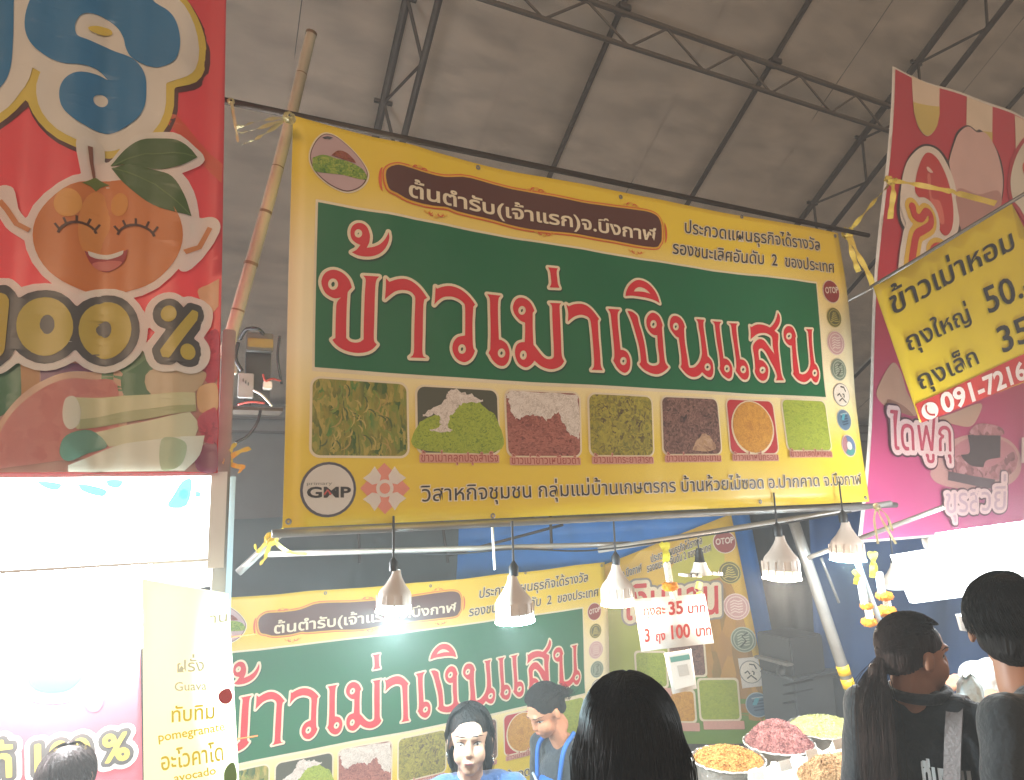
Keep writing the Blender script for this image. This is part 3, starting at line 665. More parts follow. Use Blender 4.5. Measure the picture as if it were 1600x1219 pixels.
# ---- eyelets along the edges
for (px_, py_) in ((749, 252), (1157, 333), (968, 300), (450, 815), (768, 806), (1188, 784), (1350, 778), (1303, 368)):
    u_, v_ = mb.px(px_, py_); p = Vector(mb.pos(u_, v_, .003))
    MB().lathe([(.004, 0), (.009, 0), (.010, .002), (.006, .004), (.004, .003)], p, 12, Matrix.Rotation(math.pi/2, 3, 'X')).build('eyelet', M_STEEL, mb_root, True)

# ---- the same print hangs again on the stall's back wall: copy with all of its parts
def copy_tree(o, parent=None):
    c_ = o.copy(); COL.objects.link(c_); c_.parent = parent
    for ch in list(o.children): copy_tree(ch, c_)
    return c_
bb_root = copy_tree(mb_root)
bb_root['label'] = 'second yellow and green banner hanging at the back of the stall behind the lit lamps'
bb_root.rotation_euler.z = .053; bb_root.location = (.039, 4.111, -.018)
V_GEN = dict(rough=.4)
def pipe(name, a, b, r, m, label, cat='pipe', n=12, group=None):
    a = Vector(a); b = Vector(b); d = b-a
    o = MB().tube([a+d*t for t in (0, .25, .5, .75, 1)], r, n).build(name, m, None, True)
    o.location = a
    for v in o.data.vertices: v.co -= a
    return tag(o, label, cat, group)
# ---------------------------------------------------------------- pipes of the stall front
pipe('pipe', P(348, 157, 2.22), onY(1357, 368, 2.235), .012, M_DARKSTEEL, 'dark steel pipe that carries the top edge of the long yellow banner')
pipe('pipe', onY(425, 834, 2.235), onY(1400, 789, 2.235), .0135, M_STEEL, 'grey steel pipe running just under the bottom edge of the long yellow banner')
pipe('pipe', P(372, 895, 2.25), P(436, 836, 2.30), .013, M_PALEPIPE, 'short pale pipe tied at a slant to the lower left corner of the long banner')
pipe('pipe', P(418, 866, 2.75), P(985, 850, 3.15), .012, M_PALEPIPE, 'thin pale pipe above the back banner carrying the three left lamps')
pipe('pipe', P(935, 860, 3.10), P(1392, 786, 3.30), .013, M_PALEPIPE, 'thin pale pipe running up to the right above the white baht price card')
pipe('pipe', P(1262, 872, 3.25), P(1475, 792, 2.9), .011, M_PALEPIPE, 'thin shiny pipe crossing in front of the lower edge of the pink banner')
pipe('pipe', P(1240, 815, 3.45), Vector(P(1340, 1112, 3.3)), .029, M_STEEL, 'thick leaning grey pole with two yellow tape bands beside the blue tarp', 'pole')
pipe('pipe', P(1336, 868, 3.0), P(1376, 975, 3.0), .012, mat('pale_blue_paint', 'a9bac8', rough=.3), 'short pale blue rod hanging between the two marigold garlands', 'rod')
pipe('pipe', P(1283, 872, 3.5), P(1311, 942, 3.5), .007, M_STEEL, 'thin grey stick hanging to the right of the warm bell lamp', 'stick')
pipe('hanging_rod', P(769, 818, 2.55), P(773, 890, 2.55), .005, M_WHITEPL, 'thin white rod hanging below the middle of the long yellow banner', 'rod')
pp = P(1340, 1112, 3.3); pq = P(1240, 815, 3.45); dd = (pp-pq).normalized()
pipe('pole_foot', pp, pp+dd*(pp.z/abs(dd.z)), .0285, M_STEEL, 'lower length of the leaning grey pole standing behind the white pots', 'pole')
for y_, x_ in ((1043, 1306), (1062, 1313)):
    a = P(x_, y_, 3.33); a = pq+dd*((a-pq).dot(dd))
    o = MB().tube([a, a+dd*.045], .0305, 16).build('tape_band', mat('yellow_tape', 'e8b822', rough=.4), bpy.data.objects['pipe.006'], True)
# bamboo
b0, b1 = P(487, 50, 2.55), P(366, 512, 2.33); db = (b1-b0)
bm_ = MB(); pts = []; rad = []; L = db.length*(1+b1.z/abs(db.z)*0+.0); end = b0+db*1.10
tot = (end-b0).length; t = 0; nodes = []
while t < tot: nodes.append(t); t += rng.uniform(.17, .30)
tt = np.arange(0, tot, .012)
for t in tt:
    w = min(abs(t-n_) for n_ in nodes); r_ = .024-.004*math.exp(-t*1.2)+.0022*math.exp(-(w/.006)**2)-.0012*math.exp(-(w/.02)**2)
    off = Vector((math.sin(t*3.1)*.006, math.cos(t*2.3)*.004, 0)); pts.append(b0+(end-b0)*(t/tot)+off); rad.append(r_)
bamboo = bm_.tube(pts, rad, 14, False).tube([pts[0]+(pts[1]-pts[0])*.01, pts[0]+(pts[1]-pts[0])*5], [.0145, .0145], 12).build('bamboo_pole', M_BAMBOO, None, True)
tag(bamboo, 'leaning bamboo pole with knots at the left end of the long banner', 'pole')
for n_ in nodes[:7]:
    k = int(n_/.012); bpy_r = MB().tube([pts[k], pts[min(k+1, len(pts)-1)]], [rad[k]+.0006]*2, 14, False).build('node_ring', mat('bamboo_node', '6d5538', rough=.8), bamboo)
MB().tube([b0+Vector((0, 0, .0008)), b0+db.normalized()*.004], [.0155, .0155], 12).build('hollow_end', mat('bamboo_inside', '5d4a33', rough=.9), bamboo)

# ---------------------------------------------------------------- ribbons and knots
def ribbon(mb_, pts, w, tw=0., n=7):
    pts = bez(pts, n); up = Vector((0, -1, .2)).normalized(); v = []; f = []
    for i, p in enumerate(pts):
        t = (pts[min(i+1, len(pts)-1)]-pts[max(i-1, 0)]).normalized(); a = t.cross(up)
        if a.length < .05: a = t.cross(Vector((1, 0, 0)))
        a.normalize(); b = t.cross(a)
        an = tw*i/len(pts)+.4*math.sin(i*.9); q = a*math.cos(an)+b*math.sin(an)
        v += [p-q*w/2, p+b*.0008*math.sin(i*1.7), p+q*w/2]
        if i: k = 3*i; f += [(k-3, k-2, k+1, k), (k-2, k-1, k+2, k+1)]
    mb_.add(v, f)
def knot(name_px, d, tails, label, w=.014, m=M_TIE, size=.018, cat='ribbon'):
    c0 = P(*name_px, d); root = thing('ribbon_tie', label, cat, c0); m_ = MB()
    for k in range(3):
        a = rng.uniform(0, 6.3); R_ = Matrix.Rotation(a, 3, 'Y') @ Matrix.Rotation(rng.uniform(-.6, .6), 3, 'X')
        ring = [c0+R_ @ Vector((math.cos(t)*size, math.sin(t)*size*.5, math.sin(t)*size*.8)) for t in np.linspace(0, 6.3, 9)]
        ribbon(m_, ring, w*.7, 1)
    m_.build('knot', m, root, True)
    for tl in tails:
        t_ = MB(); ribbon(t_, [c0]+[P(x, y, dd_) for x, y, dd_ in tl], w, 1.2); t_.build('tail', m, root, True)
    return root
M_CLEARTIE = mat('sheer_ribbon', 'c9bb85', rough=.3, trans=.35)
knot((452, 184), 2.18, [[(415, 187, 2.2), (380, 196, 2.22), (367, 200, 2.25)], [(420, 205, 2.2), (398, 218, 2.2), (378, 226, 2.2)], [(405, 200, 2.2), (372, 205, 2.22), (362, 165, 2.24)]], 'sheer yellow plastic ribbon tied round the bamboo pole at the banner corner', .016, M_CLEARTIE)
knot((361, 158), 2.2, [[(364, 172, 2.2), (368, 198, 2.2), (372, 222, 2.2)]], 'small yellow tie at the left end of the upper pipe', .010, M_CLEARTIE, .010)
knot((352, 722), 2.1, [[(360, 705, 2.1), (368, 692, 2.1)], [(370, 708, 2.1), (391, 700, 2.1)], [(352, 712, 2.1), (357, 700, 2.1)], [(368, 728, 2.1), (381, 731, 2.08), (372, 738, 2.08)]], 'bunch of yellow ribbon ends at the lower right corner of the fruit banner', .016, M_TIE)
knot((424, 842), 2.24, [[(412, 852, 2.25), (402, 862, 2.25), (398, 850, 2.25)], [(415, 870, 2.25), (406, 882, 2.25)], [(440, 828, 2.24), (445, 818, 2.24)], [(450, 862, 2.3), (480, 866, 2.35)]], 'yellow ribbon knots at the lower left corner of the long banner', .014, M_TIE, .02)
knot((1325, 364), 3.9, [[(1345, 340, 3.85), (1370, 310, 3.8), (1392, 286, 3.75)], [(1330, 390, 3.85), (1338, 415, 3.85), (1342, 425, 3.85)], [(1342, 400, 3.85), (1358, 430, 3.8), (1364, 447, 3.78)]], 'long yellow strap from the long banner end up to the red banner', .030, M_TIE, .03)
knot((1392, 282), 3.75, [[(1396, 300, 3.72), (1392, 330, 3.72), (1391, 342, 3.72)], [(1430, 288, 3.7), (1480, 298, 3.65), (1500, 303, 3.6), (1556, 318, 3.55)]], 'yellow strap knotted on the edge of the red banner above the price sign', .030, M_TIE, .03)
knot((1370, 792), 3.0, [[(1385, 805, 2.95), (1395, 830, 2.9)], [(1366, 812, 2.95), (1372, 850, 2.9)], [(1378, 812, 2.95), (1400, 850, 2.9)]], 'frayed clear ribbon at the lower right corner of the long banner', .010, M_CLEARTIE, .016)
pipe('cord', P(1300, 484, 3.85), P(1366, 449, 3.3), .004, M_WHITEPL, 'thin white cord from the long banner to the corner of the price sign', 'cord')

# ---------------------------------------------------------------- red fruit juice banner on the left
fb_root = thing('fruit_banner', 'tall red vinyl banner with blue bubble letters and a smiling cartoon orange', 'banner', onY(0, 740, 2.15))
def fb_disp(u, v): return (0, .012*math.sin(u*21+v*.8)+.008*math.sin(u*47+1+v*1.7)+.006*math.sin(v*3.1), 0)
fb = Sheet(fb_root, onY(0, 740, 2.15), (1, 0), fb_disp, .03, .0014)
F1, F2 = zr_(0, 0, 3.0475), zr_(0, 380, 3.0475)
def fbp(z, pts, n=4): return smooth2(fb.pxs(z(pts)), n)
V_FR = vinyl('fruit_red', 'd4545a', rough=.28)
fb.sheet('vinyl_sheet', fb.pxs([(-620, 742), (340, 739), (347, 400), (356, -160), (-620, -520)]), V_FR)
A_ = [[(155,0),(125,80),(125,160),(160,230),(230,280),(320,312),(420,318),(470,330),(512,368,1),(460,350),(370,355),(310,385),(285,440),(295,510),(340,565),(410,605),(500,628),(580,615),(650,575),(690,510),(697,430),(690,360),(650,300),(580,250),(500,210),(430,195),(372,180),(360,130),(385,85),(430,65),(490,70),(550,110),(585,170),(600,230),(630,280),(690,315),(760,325),(820,310),(850,270),(858,200),(840,120),(800,60),(740,15),(640,-60),(400,-110),(210,-60)],
      [(-300,-150),(55,-150),(62,0),(60,200),(45,330),(0,400),(-80,450),(-260,460)]]
gl = [[fbp(F1, A_[0]), fb.pxs(F1(ell(478, 472, 34, 29)))[::1]], [fbp(F1, A_[1])]]
for lv, col, nm, ly, sh_ in ((.083, vinyl('shade_brown', '5d3a3a'), 'bubble_letter_shadow', 1, (.006, -.010)), (.078, vinyl('pale_yellow', 'e0c65a'), 'bubble_letter_rim', 2, (0, 0)), (.055, V_WHT, 'bubble_letter_halo', 3, (0, 0))):
    for l in sdf_contours(gl, lv, .007):
        if _area(l)*_area(sdf_contours(gl[:1], lv, .02)[0]) > 0 or abs(_area(l)) > .004: fb.loops(nm, [[(p[0]+sh_[0], p[1]+sh_[1]) for p in l]], col, ly)
for g_ in gl: fb.loops('bubble_letter', g_, vinyl('azure', '3f7fb0', rough=.28), 5)
fb.loops('letter_gap_tint', [fbp(F1, [(425,135),(470,118),(520,125),(530,150),(480,158),(430,150)])], vinyl('pale_yellow', 'e0c65a'), 7)
# the smiling orange
white_groups = [[fb.pxs(ell(170, 372, 121, 96))], [fbp(F1, [(390,690),(430,680),(470,700),(475,760),(460,830),(420,850),(400,780)])], [fbp(F1, [(460,800),(530,785),(600,715),(700,660),(820,665),(900,705),(955,755),(870,820),(830,830),(880,880),(915,950),(925,1050),(860,1050),(700,1010)])],
                [fbp(F1, [(-20,930),(10,905),(50,920),(62,960),(80,1030),(150,1110),(150,1150),(60,1090),(10,1010),(-20,980)])], [fbp(F1, [(860,1210),(930,1160),(950,1090),(960,1060),(1010,1050),(1030,1085),(1000,1150),(930,1240),(870,1290)])]]
for l in sdf_contours(white_groups, .012, .006): fb.loops('orange_halo', [l], V_WHT, 7)
og = fb.loops('orange_body', [fb.pxs(ell(170, 372, 116, 90, 0, 48))], vinyl('tangerine', 'cf7d3e', rough=.3), 8)
for l_, c_, n_ in ((ell(108, 322, 22, 22), 'e0a250', 'shine'), (ell(187, 322, 14, 18), 'dc9a4c', 'shine'), (ell(148, 352, 24, 52, .1), 'db9248', 'sheen_patch')): fb.loops(n_, [fb.pxs(l_)], vinyl('or_'+c_, c_, rough=.3), 9, og)
for cx_, cy_, tl in ((122, 358, -.05), (213, 362, .08)):
    arc = [(cx_+29*math.cos(a)*1.0+tl*0, cy_+12-18*math.sin(a)+tl*29*math.cos(a)) for a in np.linspace(.15, 2.99, 11)]
    a_, b_ = stroke2(fb.pxs(arc), .0075); fb.add('closed_eye', a_, b_, vinyl('lash', '5a3a28'), 10, og)
    for k in range(5):
        x_, y_ = arc[1+2*k]; a_, b_ = stroke2(fb.pxs([(x_, y_), (x_+(x_-cx_)*.30, y_-10)]), .006); fb.add('lash', a_, b_, MATS['print_lash'], 10, og)
fb.loops('mouth', [fbp(F2, [(405,45,1),(430,52),(510,66),(585,52),(612,42,1),(590,105),(510,140),(440,108)])], vinyl('mouth', 'a8423f'), 10, og)
fb.loops('teeth', [fbp(F2, [(420,45,1),(510,58),(592,46,1),(580,68),(510,80),(435,70)])], V_WHT, 11, og)
fb.loops('tongue', [fbp(F2, [(440,105),(480,88),(540,88),(585,104),(540,132),(480,134)])], vinyl('tongue', 'cf7468'), 11, og)
fb.loops('leaf', [fbp(F1, [(525,788,1),(600,720),(700,672),(820,682),(900,715),(940,752,1),(860,808),(760,820),(640,798)])], vinyl('leafgreen', '52693a', rough=.3), 9)
fb.loops('leaf', [fbp(F1, [(530,800,1),(620,795),(740,822),(820,860),(880,950),(912,1040,1),(820,1025),(700,970),(600,890)])], MATS['print_leafgreen'], 9)
for q in ([(530,790),(700,745),(930,752)], [(540,802),(740,890),(905,1035)]):
    a_, b_ = stroke2(fb.pxs(F1(q)), .004); fb.add('leaf_vein', a_, b_, vinyl('vein', '6f8450'), 10)
a_, b_ = stroke2(fb.pxs(F1([(432,705),(438,780),(450,855)])), [.012, .009, .007]); fb.add('stalk', a_, b_, vinyl('stalk', '8a5a48'), 10)
fb.loops('calyx', [fbp(F1, [(395,885,1),(430,865),(455,850),(480,862),(522,882,1),(485,890),(458,915,1),(430,893)])], vinyl('calyx', '6d7a35'), 10)
for q, c0_ in (([(0,960),(40,1010),(90,1085),(150,1115)], 'cf8a58'), ([(880,1215),(950,1180),(1000,1085)], 'cf8a58')):
    a_, b_ = stroke2(fb.pxs(F1(q)), [.014]*len(q)); fb.add('arm_print', a_, b_, vinyl('limb', c0_), 9)
# 100 %
zer = [[fb.pxs(F2(ell(225,410,135,140))), fb.pxs(F2(ell(235,400,34,44)))], [fb.pxs(F2(ell(505,420,127,137))), fb.pxs(F2(ell(503,415,28,38)))],
       [rrect(*fb.px(*F2([(-70,560)])[0]), *fb.px(*F2([(66,250)])[0]), .03)], [fb.pxs(F2(ell(805,352,40,40)))], [fb.pxs(F2(ell(895,527,38,40)))]]
sq = smooth2(fb.pxs(F2([(915,325,1),(945,335),(940,375,1),(810,560,1),(775,555),(762,520,1)])), 3); zer.append([sq])
for lv, c_, nm, ly in ((.040, V_WHT, 'number_halo', 12), (.020, vinyl('slate', '57524f', rough=.3), 'number_outline', 13), (-.001, vinyl('mustard', 'c9b04e', rough=.3), 'number', 14)):
    fb.loops(nm, sdf_contours(zer, lv, .005), c_, ly)
# fruit pictures along the lower part
def fbl(nm, pts, col, ly, z=F2, n=4, m_=None): return fb.loops(nm, [fbp(z, pts, n)], m_ or vinyl('fr_'+col, col, rough=.3), ly)
fbl('fruit_backdrop', [(-200,520,1),(500,560,1),(990,560,1),(1035,640,1),(1030,1090,1),(-200,1095,1)], 'b99488', 1)
fbl('leaf_patch', [(-100,560,1),(105,560,1),(100,760),(0,830),(-100,860)], '4f7a55', 2)
fbl('carrot_patch', [(105,570,1),(195,580,1),(190,700,1),(110,740,1)], 'c79a6c', 2); fbl('grape_patch', [(195,590,1),(450,570,1),(450,660,1),(200,690,1)], '8a5f7c', 2)
fbl('celery_patch', [(450,600,1),(720,500,1),(715,740,1),(450,740,1)], '6d9468', 3); fbl('celery_patch', [(580,640),(640,600),(720,560),(715,735),(600,735)], '557d55', 4)
fbl('grapefruit_rind', [(-20,900),(60,780),(170,680),(300,625),(440,612),(600,640),(600,1000,1),(-60,1080,1)], 'dcb69c', 3)
fbl('grapefruit_flesh', [(0,920),(80,800),(190,705),(310,655),(430,648),(560,680),(560,1000,1),(-30,1080,1)], 'cf857c', 4, m_=flakes('flakes_pulp', ['c9746e', 'd79086', 'cf8078'], 40, bump=0))
fbl('cane_piece', [(350,738,1),(640,728),(930,712,1),(935,800,1),(640,850),(370,888,1),(330,830)], 'd2cfa4', 6); fbl('cane_end', [(305,800),(320,745),(360,735),(385,790),(378,860),(340,890),(310,860)], 'e4e0cf', 7)
fbl('cane_shade', [(385,840,1),(640,800),(930,770,1),(935,800,1),(640,850),(380,888,1)], 'b0b183', 7)
fbl('cane_piece', [(450,900,1),(700,850),(905,806,1),(945,860),(930,920,1),(700,950),(520,970,1)], 'd6d6b4', 6); fbl('leafy_end', [(290,1000),(320,920),(430,890),(510,965),(420,1000),(330,1040)], '72a08c', 7)
fbl('cane_piece', [(330,1060,1),(540,970),(760,935),(975,915,1),(950,1010),(880,1085,1),(330,1090,1)], 'dfe2d2', 8); fbl('aloe_end', [(770,940),(850,935),(890,970),(860,1060),(770,1080)], 'b5c4a4', 9)
fbl('banana_patch', [(715,610),(960,605),(970,660),(900,720),(720,722)], 'ccb694', 5); fbl('lemon_patch', [(940,700),(990,668),(1034,680),(1032,800),(950,800)], 'd9b284', 6)
fbl('berry_patch', [(960,480),(1000,420),(1040,430),(1036,640),(975,650)], 'c05a6c', 5, m_=flakes('flakes_berry', ['9c3348', 'c9566c', 'b8475c'], 60)); fbl('berry_patch', [(940,840),(1000,790),(1032,800),(1030,960),(970,940)], 'a04a5c', 7, m_=MATS['flakes_berry'])
fbl('berry_patch', [(935,1000),(1000,940),(1032,960),(1030,1085),(940,1080)], '8a4a62', 7); fbl('papaya_print', [(940,230),(1000,190),(1043,170,1),(1040,300,1),(1000,330)], 'd9b088', 2); fbl('ray_stripe', [(780,545,1),(840,560,1),(1060,780,1),(1055,870,1),(800,600,1)], 'cf6048', 1, z=F1)

for o in fb_root.children_recursive:
    for m in (o.data.materials if o.type == 'MESH' else ()):
        if m.get('see_through'): continue
        m['see_through'] = 1; nt = m.node_tree; b_ = nt.nodes['Principled BSDF']; o_ = nt.nodes['Material Output']; t_ = nt.nodes.new('ShaderNodeBsdfTranslucent'); x_ = nt.nodes.new('ShaderNodeMixShader'); x_.inputs[0].default_value = .22
        t_.inputs['Color'].default_value = tuple(min(1, c*1.3) for c in b_.inputs['Base Color'].default_value[:3])+(1,)
        nt.links.new(b_.outputs[0], x_.inputs[1]); nt.links.new(t_.outputs[0], x_.inputs[2]); nt.links.new(x_.outputs[0], o_.inputs['Surface'])   # thin vinyl lets the stall's tubes shine through
# ---------------------------------------------------------------- white light box and tubes under the fruit banner
def emis(name, col, s): return mat(name, col, rough=.5, emit=col, estr=s)
lb = thing('light_box', 'glowing white light box with teal leaf print below the fruit banner', 'light box', onY(340, 872, 2.2))
ls = Sheet(lb, onY(340, 872, 2.2), (1, 0), None, 0, .002)
a, b = ls.px(-420, 752), ls.px(324, 872); a2 = (min(a[0], b[0]), max(a[1], b[1])); b2 = (max(a[0], b[0]), min(a[1], b[1]))
c_ = lambda u, v, w: Vector(ls.pos(u, v, w))
def slab(name, u0, v0, u1, v1, t0, t1, m, root, sh):
    p = [c for c in (sh.pos(u0, v0, t0), sh.pos(u1, v0, t0), sh.pos(u1, v1, t0), sh.pos(u0, v1, t0), sh.pos(u0, v0, t1), sh.pos(u1, v0, t1), sh.pos(u1, v1, t1), sh.pos(u0, v1, t1))]
    return mesh(name, p, [(0, 1, 2, 3), (7, 6, 5, 4), (0, 4, 5, 1), (1, 5, 6, 2), (2, 6, 7, 3), (3, 7, 4, 0)], m, root)
slab('diffuser', a2[0], b2[1], b2[0], a2[1], -.06, 0, emis('lightbox_face', 'f4fdff', 9.0), lb, ls)
slab('frame', b2[0], b2[1]-.03, b2[0]+.045, a2[1]+.012, -.07, .012, M_WHITEPL, lb, ls); slab('frame', a2[0], b2[1]-.008, b2[0], b2[1], -.07, .012, M_WHITEPL, lb, ls); slab('frame', a2[0], a2[1], b2[0], a2[1]+.012, -.07, .012, M_WHITEPL, lb, ls)
for q in ([(60,752),(95,756),(90,766),(70,762)], [(125,756),(165,765),(160,776),(130,768)], [(168,750),(192,751),(186,762),(170,760)], [(285,752),(300,750),(292,790),(262,792),(272,772)], [(284,765),(294,768),(290,780),(280,776)], [(306,768),(314,770),(312,777),(305,775)]):
    ls.loops('leaf_print', [smooth2(ls.pxs(q), 3)], mat('backlit_teal', '8fd8dc', emit='7fcfd6', estr=.9), 2)
def light(name, kind, loc, energy, col, parent=None, **k):
    d = bpy.data.lights.new(name, kind); d.energy = energy; d.color = col
    for a_, b_ in k.items(): setattr(d, a_, b_)
    o = bpy.data.objects.new(name, d); COL.objects.link(o); o.location = loc
    if parent:
        o.parent = parent; w = Vector(); q = parent
        while q: w += q.location; q = q.parent
        o.location = Vector(loc)-w
    return o
def led_tube(a, b, label, s=40, col='f2fbff', r=.016, watt=40, grp=None, npt=3):
    a = Vector(a); b = Vector(b); t = thing('led_tube', label, 'tube lamp', a, grp); d = (b-a).normalized()
    MB().tube([a, b], r, 12).build('tube', emis('tube_glow_%d' % s, col, s), t, True)
    for p, q in ((a-d*.03, a), (b, b+d*.03)): MB().tube([p, q], r*1.15, 12).build('end_cap', M_WHITEPL, t, True)
    for k in range(npt): light('tube_light', 'POINT', a+(b-a)*((k+.5)/npt)+Vector((0, -.03, -.02)), watt, (.92, .98, 1), t, shadow_soft_size=.05)
    return t
ys = 3.2
led_tube(onY(-330, 905, ys), onY(255, 890, ys), 'upper bright tube lamp in the juice stall below the light box', 110, r=.022, watt=60)
led_tube(onY(-330, 975, ys), onY(225, 965, ys), 'lower bright tube lamp in the juice stall above its pink banner', 110, r=.022, watt=60)
wb = MB().box((onY(-330, 900, 3.4)+onY(300, 900, 3.4))/2+Vector((0, 0.03, -.06)), ((onY(300, 900, 3.4)-onY(-330, 900, 3.4)).x, .03, .56)).build('white_board', mat('white_board', 'e6e6e2', rough=.6, var=.03), None)
tag(wb, 'plain white board lit by the tube lamps at the back of the juice stall', 'board')
# hanging white cloth
v = []; f = []
for j in range(9):
    for i in range(17):
        u = i/16; p = onY(238+104*u, 874+(60-20*u)*j/8, 2.6); v.append(p+Vector((0, .02*math.sin(u*14+j*.4), 0)))
for j in range(8):
    for i in range(16): k = j*17+i; f.append((k, k+1, k+18, k+17))
o = mesh('cloth', v, f, mat('white_cloth', 'd9d6d2', rough=.8), None, True); tag(o, 'white cloth bunched under the right end of the light box', 'cloth')
# menu board
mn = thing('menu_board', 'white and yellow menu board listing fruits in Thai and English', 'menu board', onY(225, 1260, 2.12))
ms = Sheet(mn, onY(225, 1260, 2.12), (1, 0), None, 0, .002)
ms.sheet('board', ms.pxs([(222, 905), (357, 928), (384, 1400), (226, 1400)]), mat('menu_face_glow', 'f4f0d8', rough=.4, emit='fff6c4', estr=.62), thick=.008)  # board is no lamp; brightness from the tubes is put in as emission
VY = mat('menu_yellow_glow', 'c9b52a', rough=.4, emit='d8c030', estr=.35); VG = mat('menu_grey_glow', 'b8b49c', rough=.4, emit='d8d4b0', estr=.35)  # letters glow too, so they don't look dark on the glowing board
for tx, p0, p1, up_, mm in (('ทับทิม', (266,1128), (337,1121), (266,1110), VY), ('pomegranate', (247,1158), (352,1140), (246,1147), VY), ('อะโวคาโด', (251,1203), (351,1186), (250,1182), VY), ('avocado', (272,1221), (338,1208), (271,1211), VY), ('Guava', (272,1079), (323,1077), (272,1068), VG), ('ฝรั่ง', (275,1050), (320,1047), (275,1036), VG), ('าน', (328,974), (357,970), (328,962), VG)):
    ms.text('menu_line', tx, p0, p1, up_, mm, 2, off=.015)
ms.loops('fruit_picture', [smooth2(ms.pxs([(341,1086),(349,1077),(359,1076),(363,1090),(356,1099),(345,1097)]), 4)], vinyl('pomegranate', 'c23a34'), 2)
ms.loops('fruit_picture', [smooth2(ms.pxs([(350,1207),(357,1194),(366,1192),(370,1215),(362,1232),(352,1225)]), 4)], vinyl('avocado', '6d8a3a'), 2)
for (x0_, y0_, x1_, y1_) in ((357, 996, 400, 991), (362, 1156, 402, 1150)):
    pipe('orange_tie', P(x0_, y0_, 1.95), P(x1_, y1_, 2.1), .002, mat('orange_string', 'd9602a', rough=.5), 'thin orange string at the right edge of the menu board, %s' % ('upper of the two' if y0_ < 1100 else 'lower of the two'), 'string')
# lower juice banner
lr = thing('juice_banner', 'red lower juice banner, tube light paling its colour to pink, reading 100 % under the tube lamps', 'banner', onY(0, 1300, 3.25))
lsh = Sheet(lr, onY(0, 1300, 3.25), (1, 0), lambda u, v: (0, .01*math.sin(u*9+v*4), 0), .06, .0015)
lsh.sheet('vinyl_sheet', lsh.pxs([(-500, 985), (219, 1010), (226, 1420), (-500, 1420)]), vinyl('overlit_red', 'bf5560'))  # overexposure under the tubes is put into the sheet's pinkish colour
lsh.loops('letter_halo', [smooth2(lsh.pxs([(20,1060),(30,1030),(80,1010),(130,1005),(150,1040),(140,1075),(105,1097),(60,1097),(30,1082)]), 4)], V_WHT, 1)
lsh.loops('bubble_letter', [smooth2(lsh.pxs([(44,1062),(56,1035),(90,1022),(130,1025),(134,1052),(110,1078),(80,1083),(56,1078)]), 4), lsh.pxs(ell(84, 1049, 9, 6))], vinyl('azure', '3f7fb0'), 2)
lsh.loops('grape_print', [lsh.pxs(ell(146, 1092, 16, 22))], vinyl('fr_plum', '6a5a70'), 1)
lsh.text_sdf('number', 'แท้ 100 %', (-60, 1222), (203, 1186), (-60, 1185), ((.034, V_WHT, 2), (.018, vinyl('slate', '57524f'), 3), (.004, vinyl('mustard', 'c9b04e'), 4)))
# post, shelf and power supply
pst = MB().box((onY(349, 735, 2.3).x, 2.3, onY(349, 516, 2.3).z/2), (.040, .040, onY(349, 516, 2.3).z), bev=.004).build('post', M_STEEL, None)
tag(pst, 'square grey steel post between the fruit banner and the long banner', 'post')
pst2 = MB().box((onY(364, 735, 2.36).x, 2.36, onY(364, 745, 2.36).z/2), (.018, .018, onY(364, 745, 2.36).z)).build('post', mat('bluish_lit_steel', '9fb0b6', rough=.35), None)  # bluish light on the grey steel is put into its colour
tag(pst2, 'slim grey steel post with bluish light in its colour, just right of the square grey post', 'post')
ps = thing('power_supply', 'black power supply with yellow label and white adaptor on a shelf by the post', 'power supply', P(395, 636, 2.6))
shf = MB().box(P(400, 640, 2.62)+Vector((0, .05, 0)), (.20, .14, .012)).build('shelf_board', M_DARKSTEEL, None); tag(shf, 'small steel shelf beside the post holding the power supply', 'shelf')
D_ = 2.6; q = D_/F_PX
def bx(nm, x0_, y0_, x1_, y1_, m, dep=.06, d=D_): 
    c0 = P((x0_+x1_)/2, (y0_+y1_)/2, d); return MB().box(c0, ((x1_-x0_)*q, dep, (y1_-y0_)*q), bev=.003).build(nm, m, ps)
bx('body', 384, 548, 421, 630, M_BLACK, .05, 2.63); bx('body_top', 386, 522, 425, 550, mat('grey_plastic', '4c4a48', rough=.5), .05); bx('label', 388, 531, 425, 545, mat('yellow_label', '7d6824', rough=.5), .056, 2.595)
bx('adaptor', 373, 584, 395, 622, mat('dull_white', '858380'), .035, 2.57); bx('socket', 411, 597, 424, 609, M_WHITEPL, .05, 2.6); bx('grey_box', 358, 553, 370, 585, mat('beige_plastic', 'a59f86', rough=.5), .04)
for k in range(3): MB().box(P(380+4*k, 594+3*k, 2.55), (.004, .003, .012)).build('slot', M_BLACK, ps)
for path, m_, r_ in (([(375,530,2.58),(385,515,2.56),(402,514,2.56),(412,522,2.58)], M_CABLE, .007), ([(372,535,2.57),(368,560,2.56),(378,580,2.57)], M_CABLE, .008), ([(396,610,2.55),(410,618,2.54),(425,635,2.55)], M_WHITEPL, .004), ([(411,585,2.55),(415,595,2.54),(425,592,2.56),(438,595,2.6)], mat('red_cable', 'a03a30'), .004), ([(372,632,2.5),(392,628,2.5),(414,630,2.52)], MATS['red_cable'], .004),
                 ([(437,525,2.6),(434,560,2.6),(440,600,2.62)], M_CABLE, .005), ([(407,642,2.55),(402,660,2.5),(388,680,2.48),(368,692,2.45)], M_CABLE, .006)):
    MB().tube(bez([P(*p) for p in path], 8), r_, 7).build('cable', m_, ps, True)

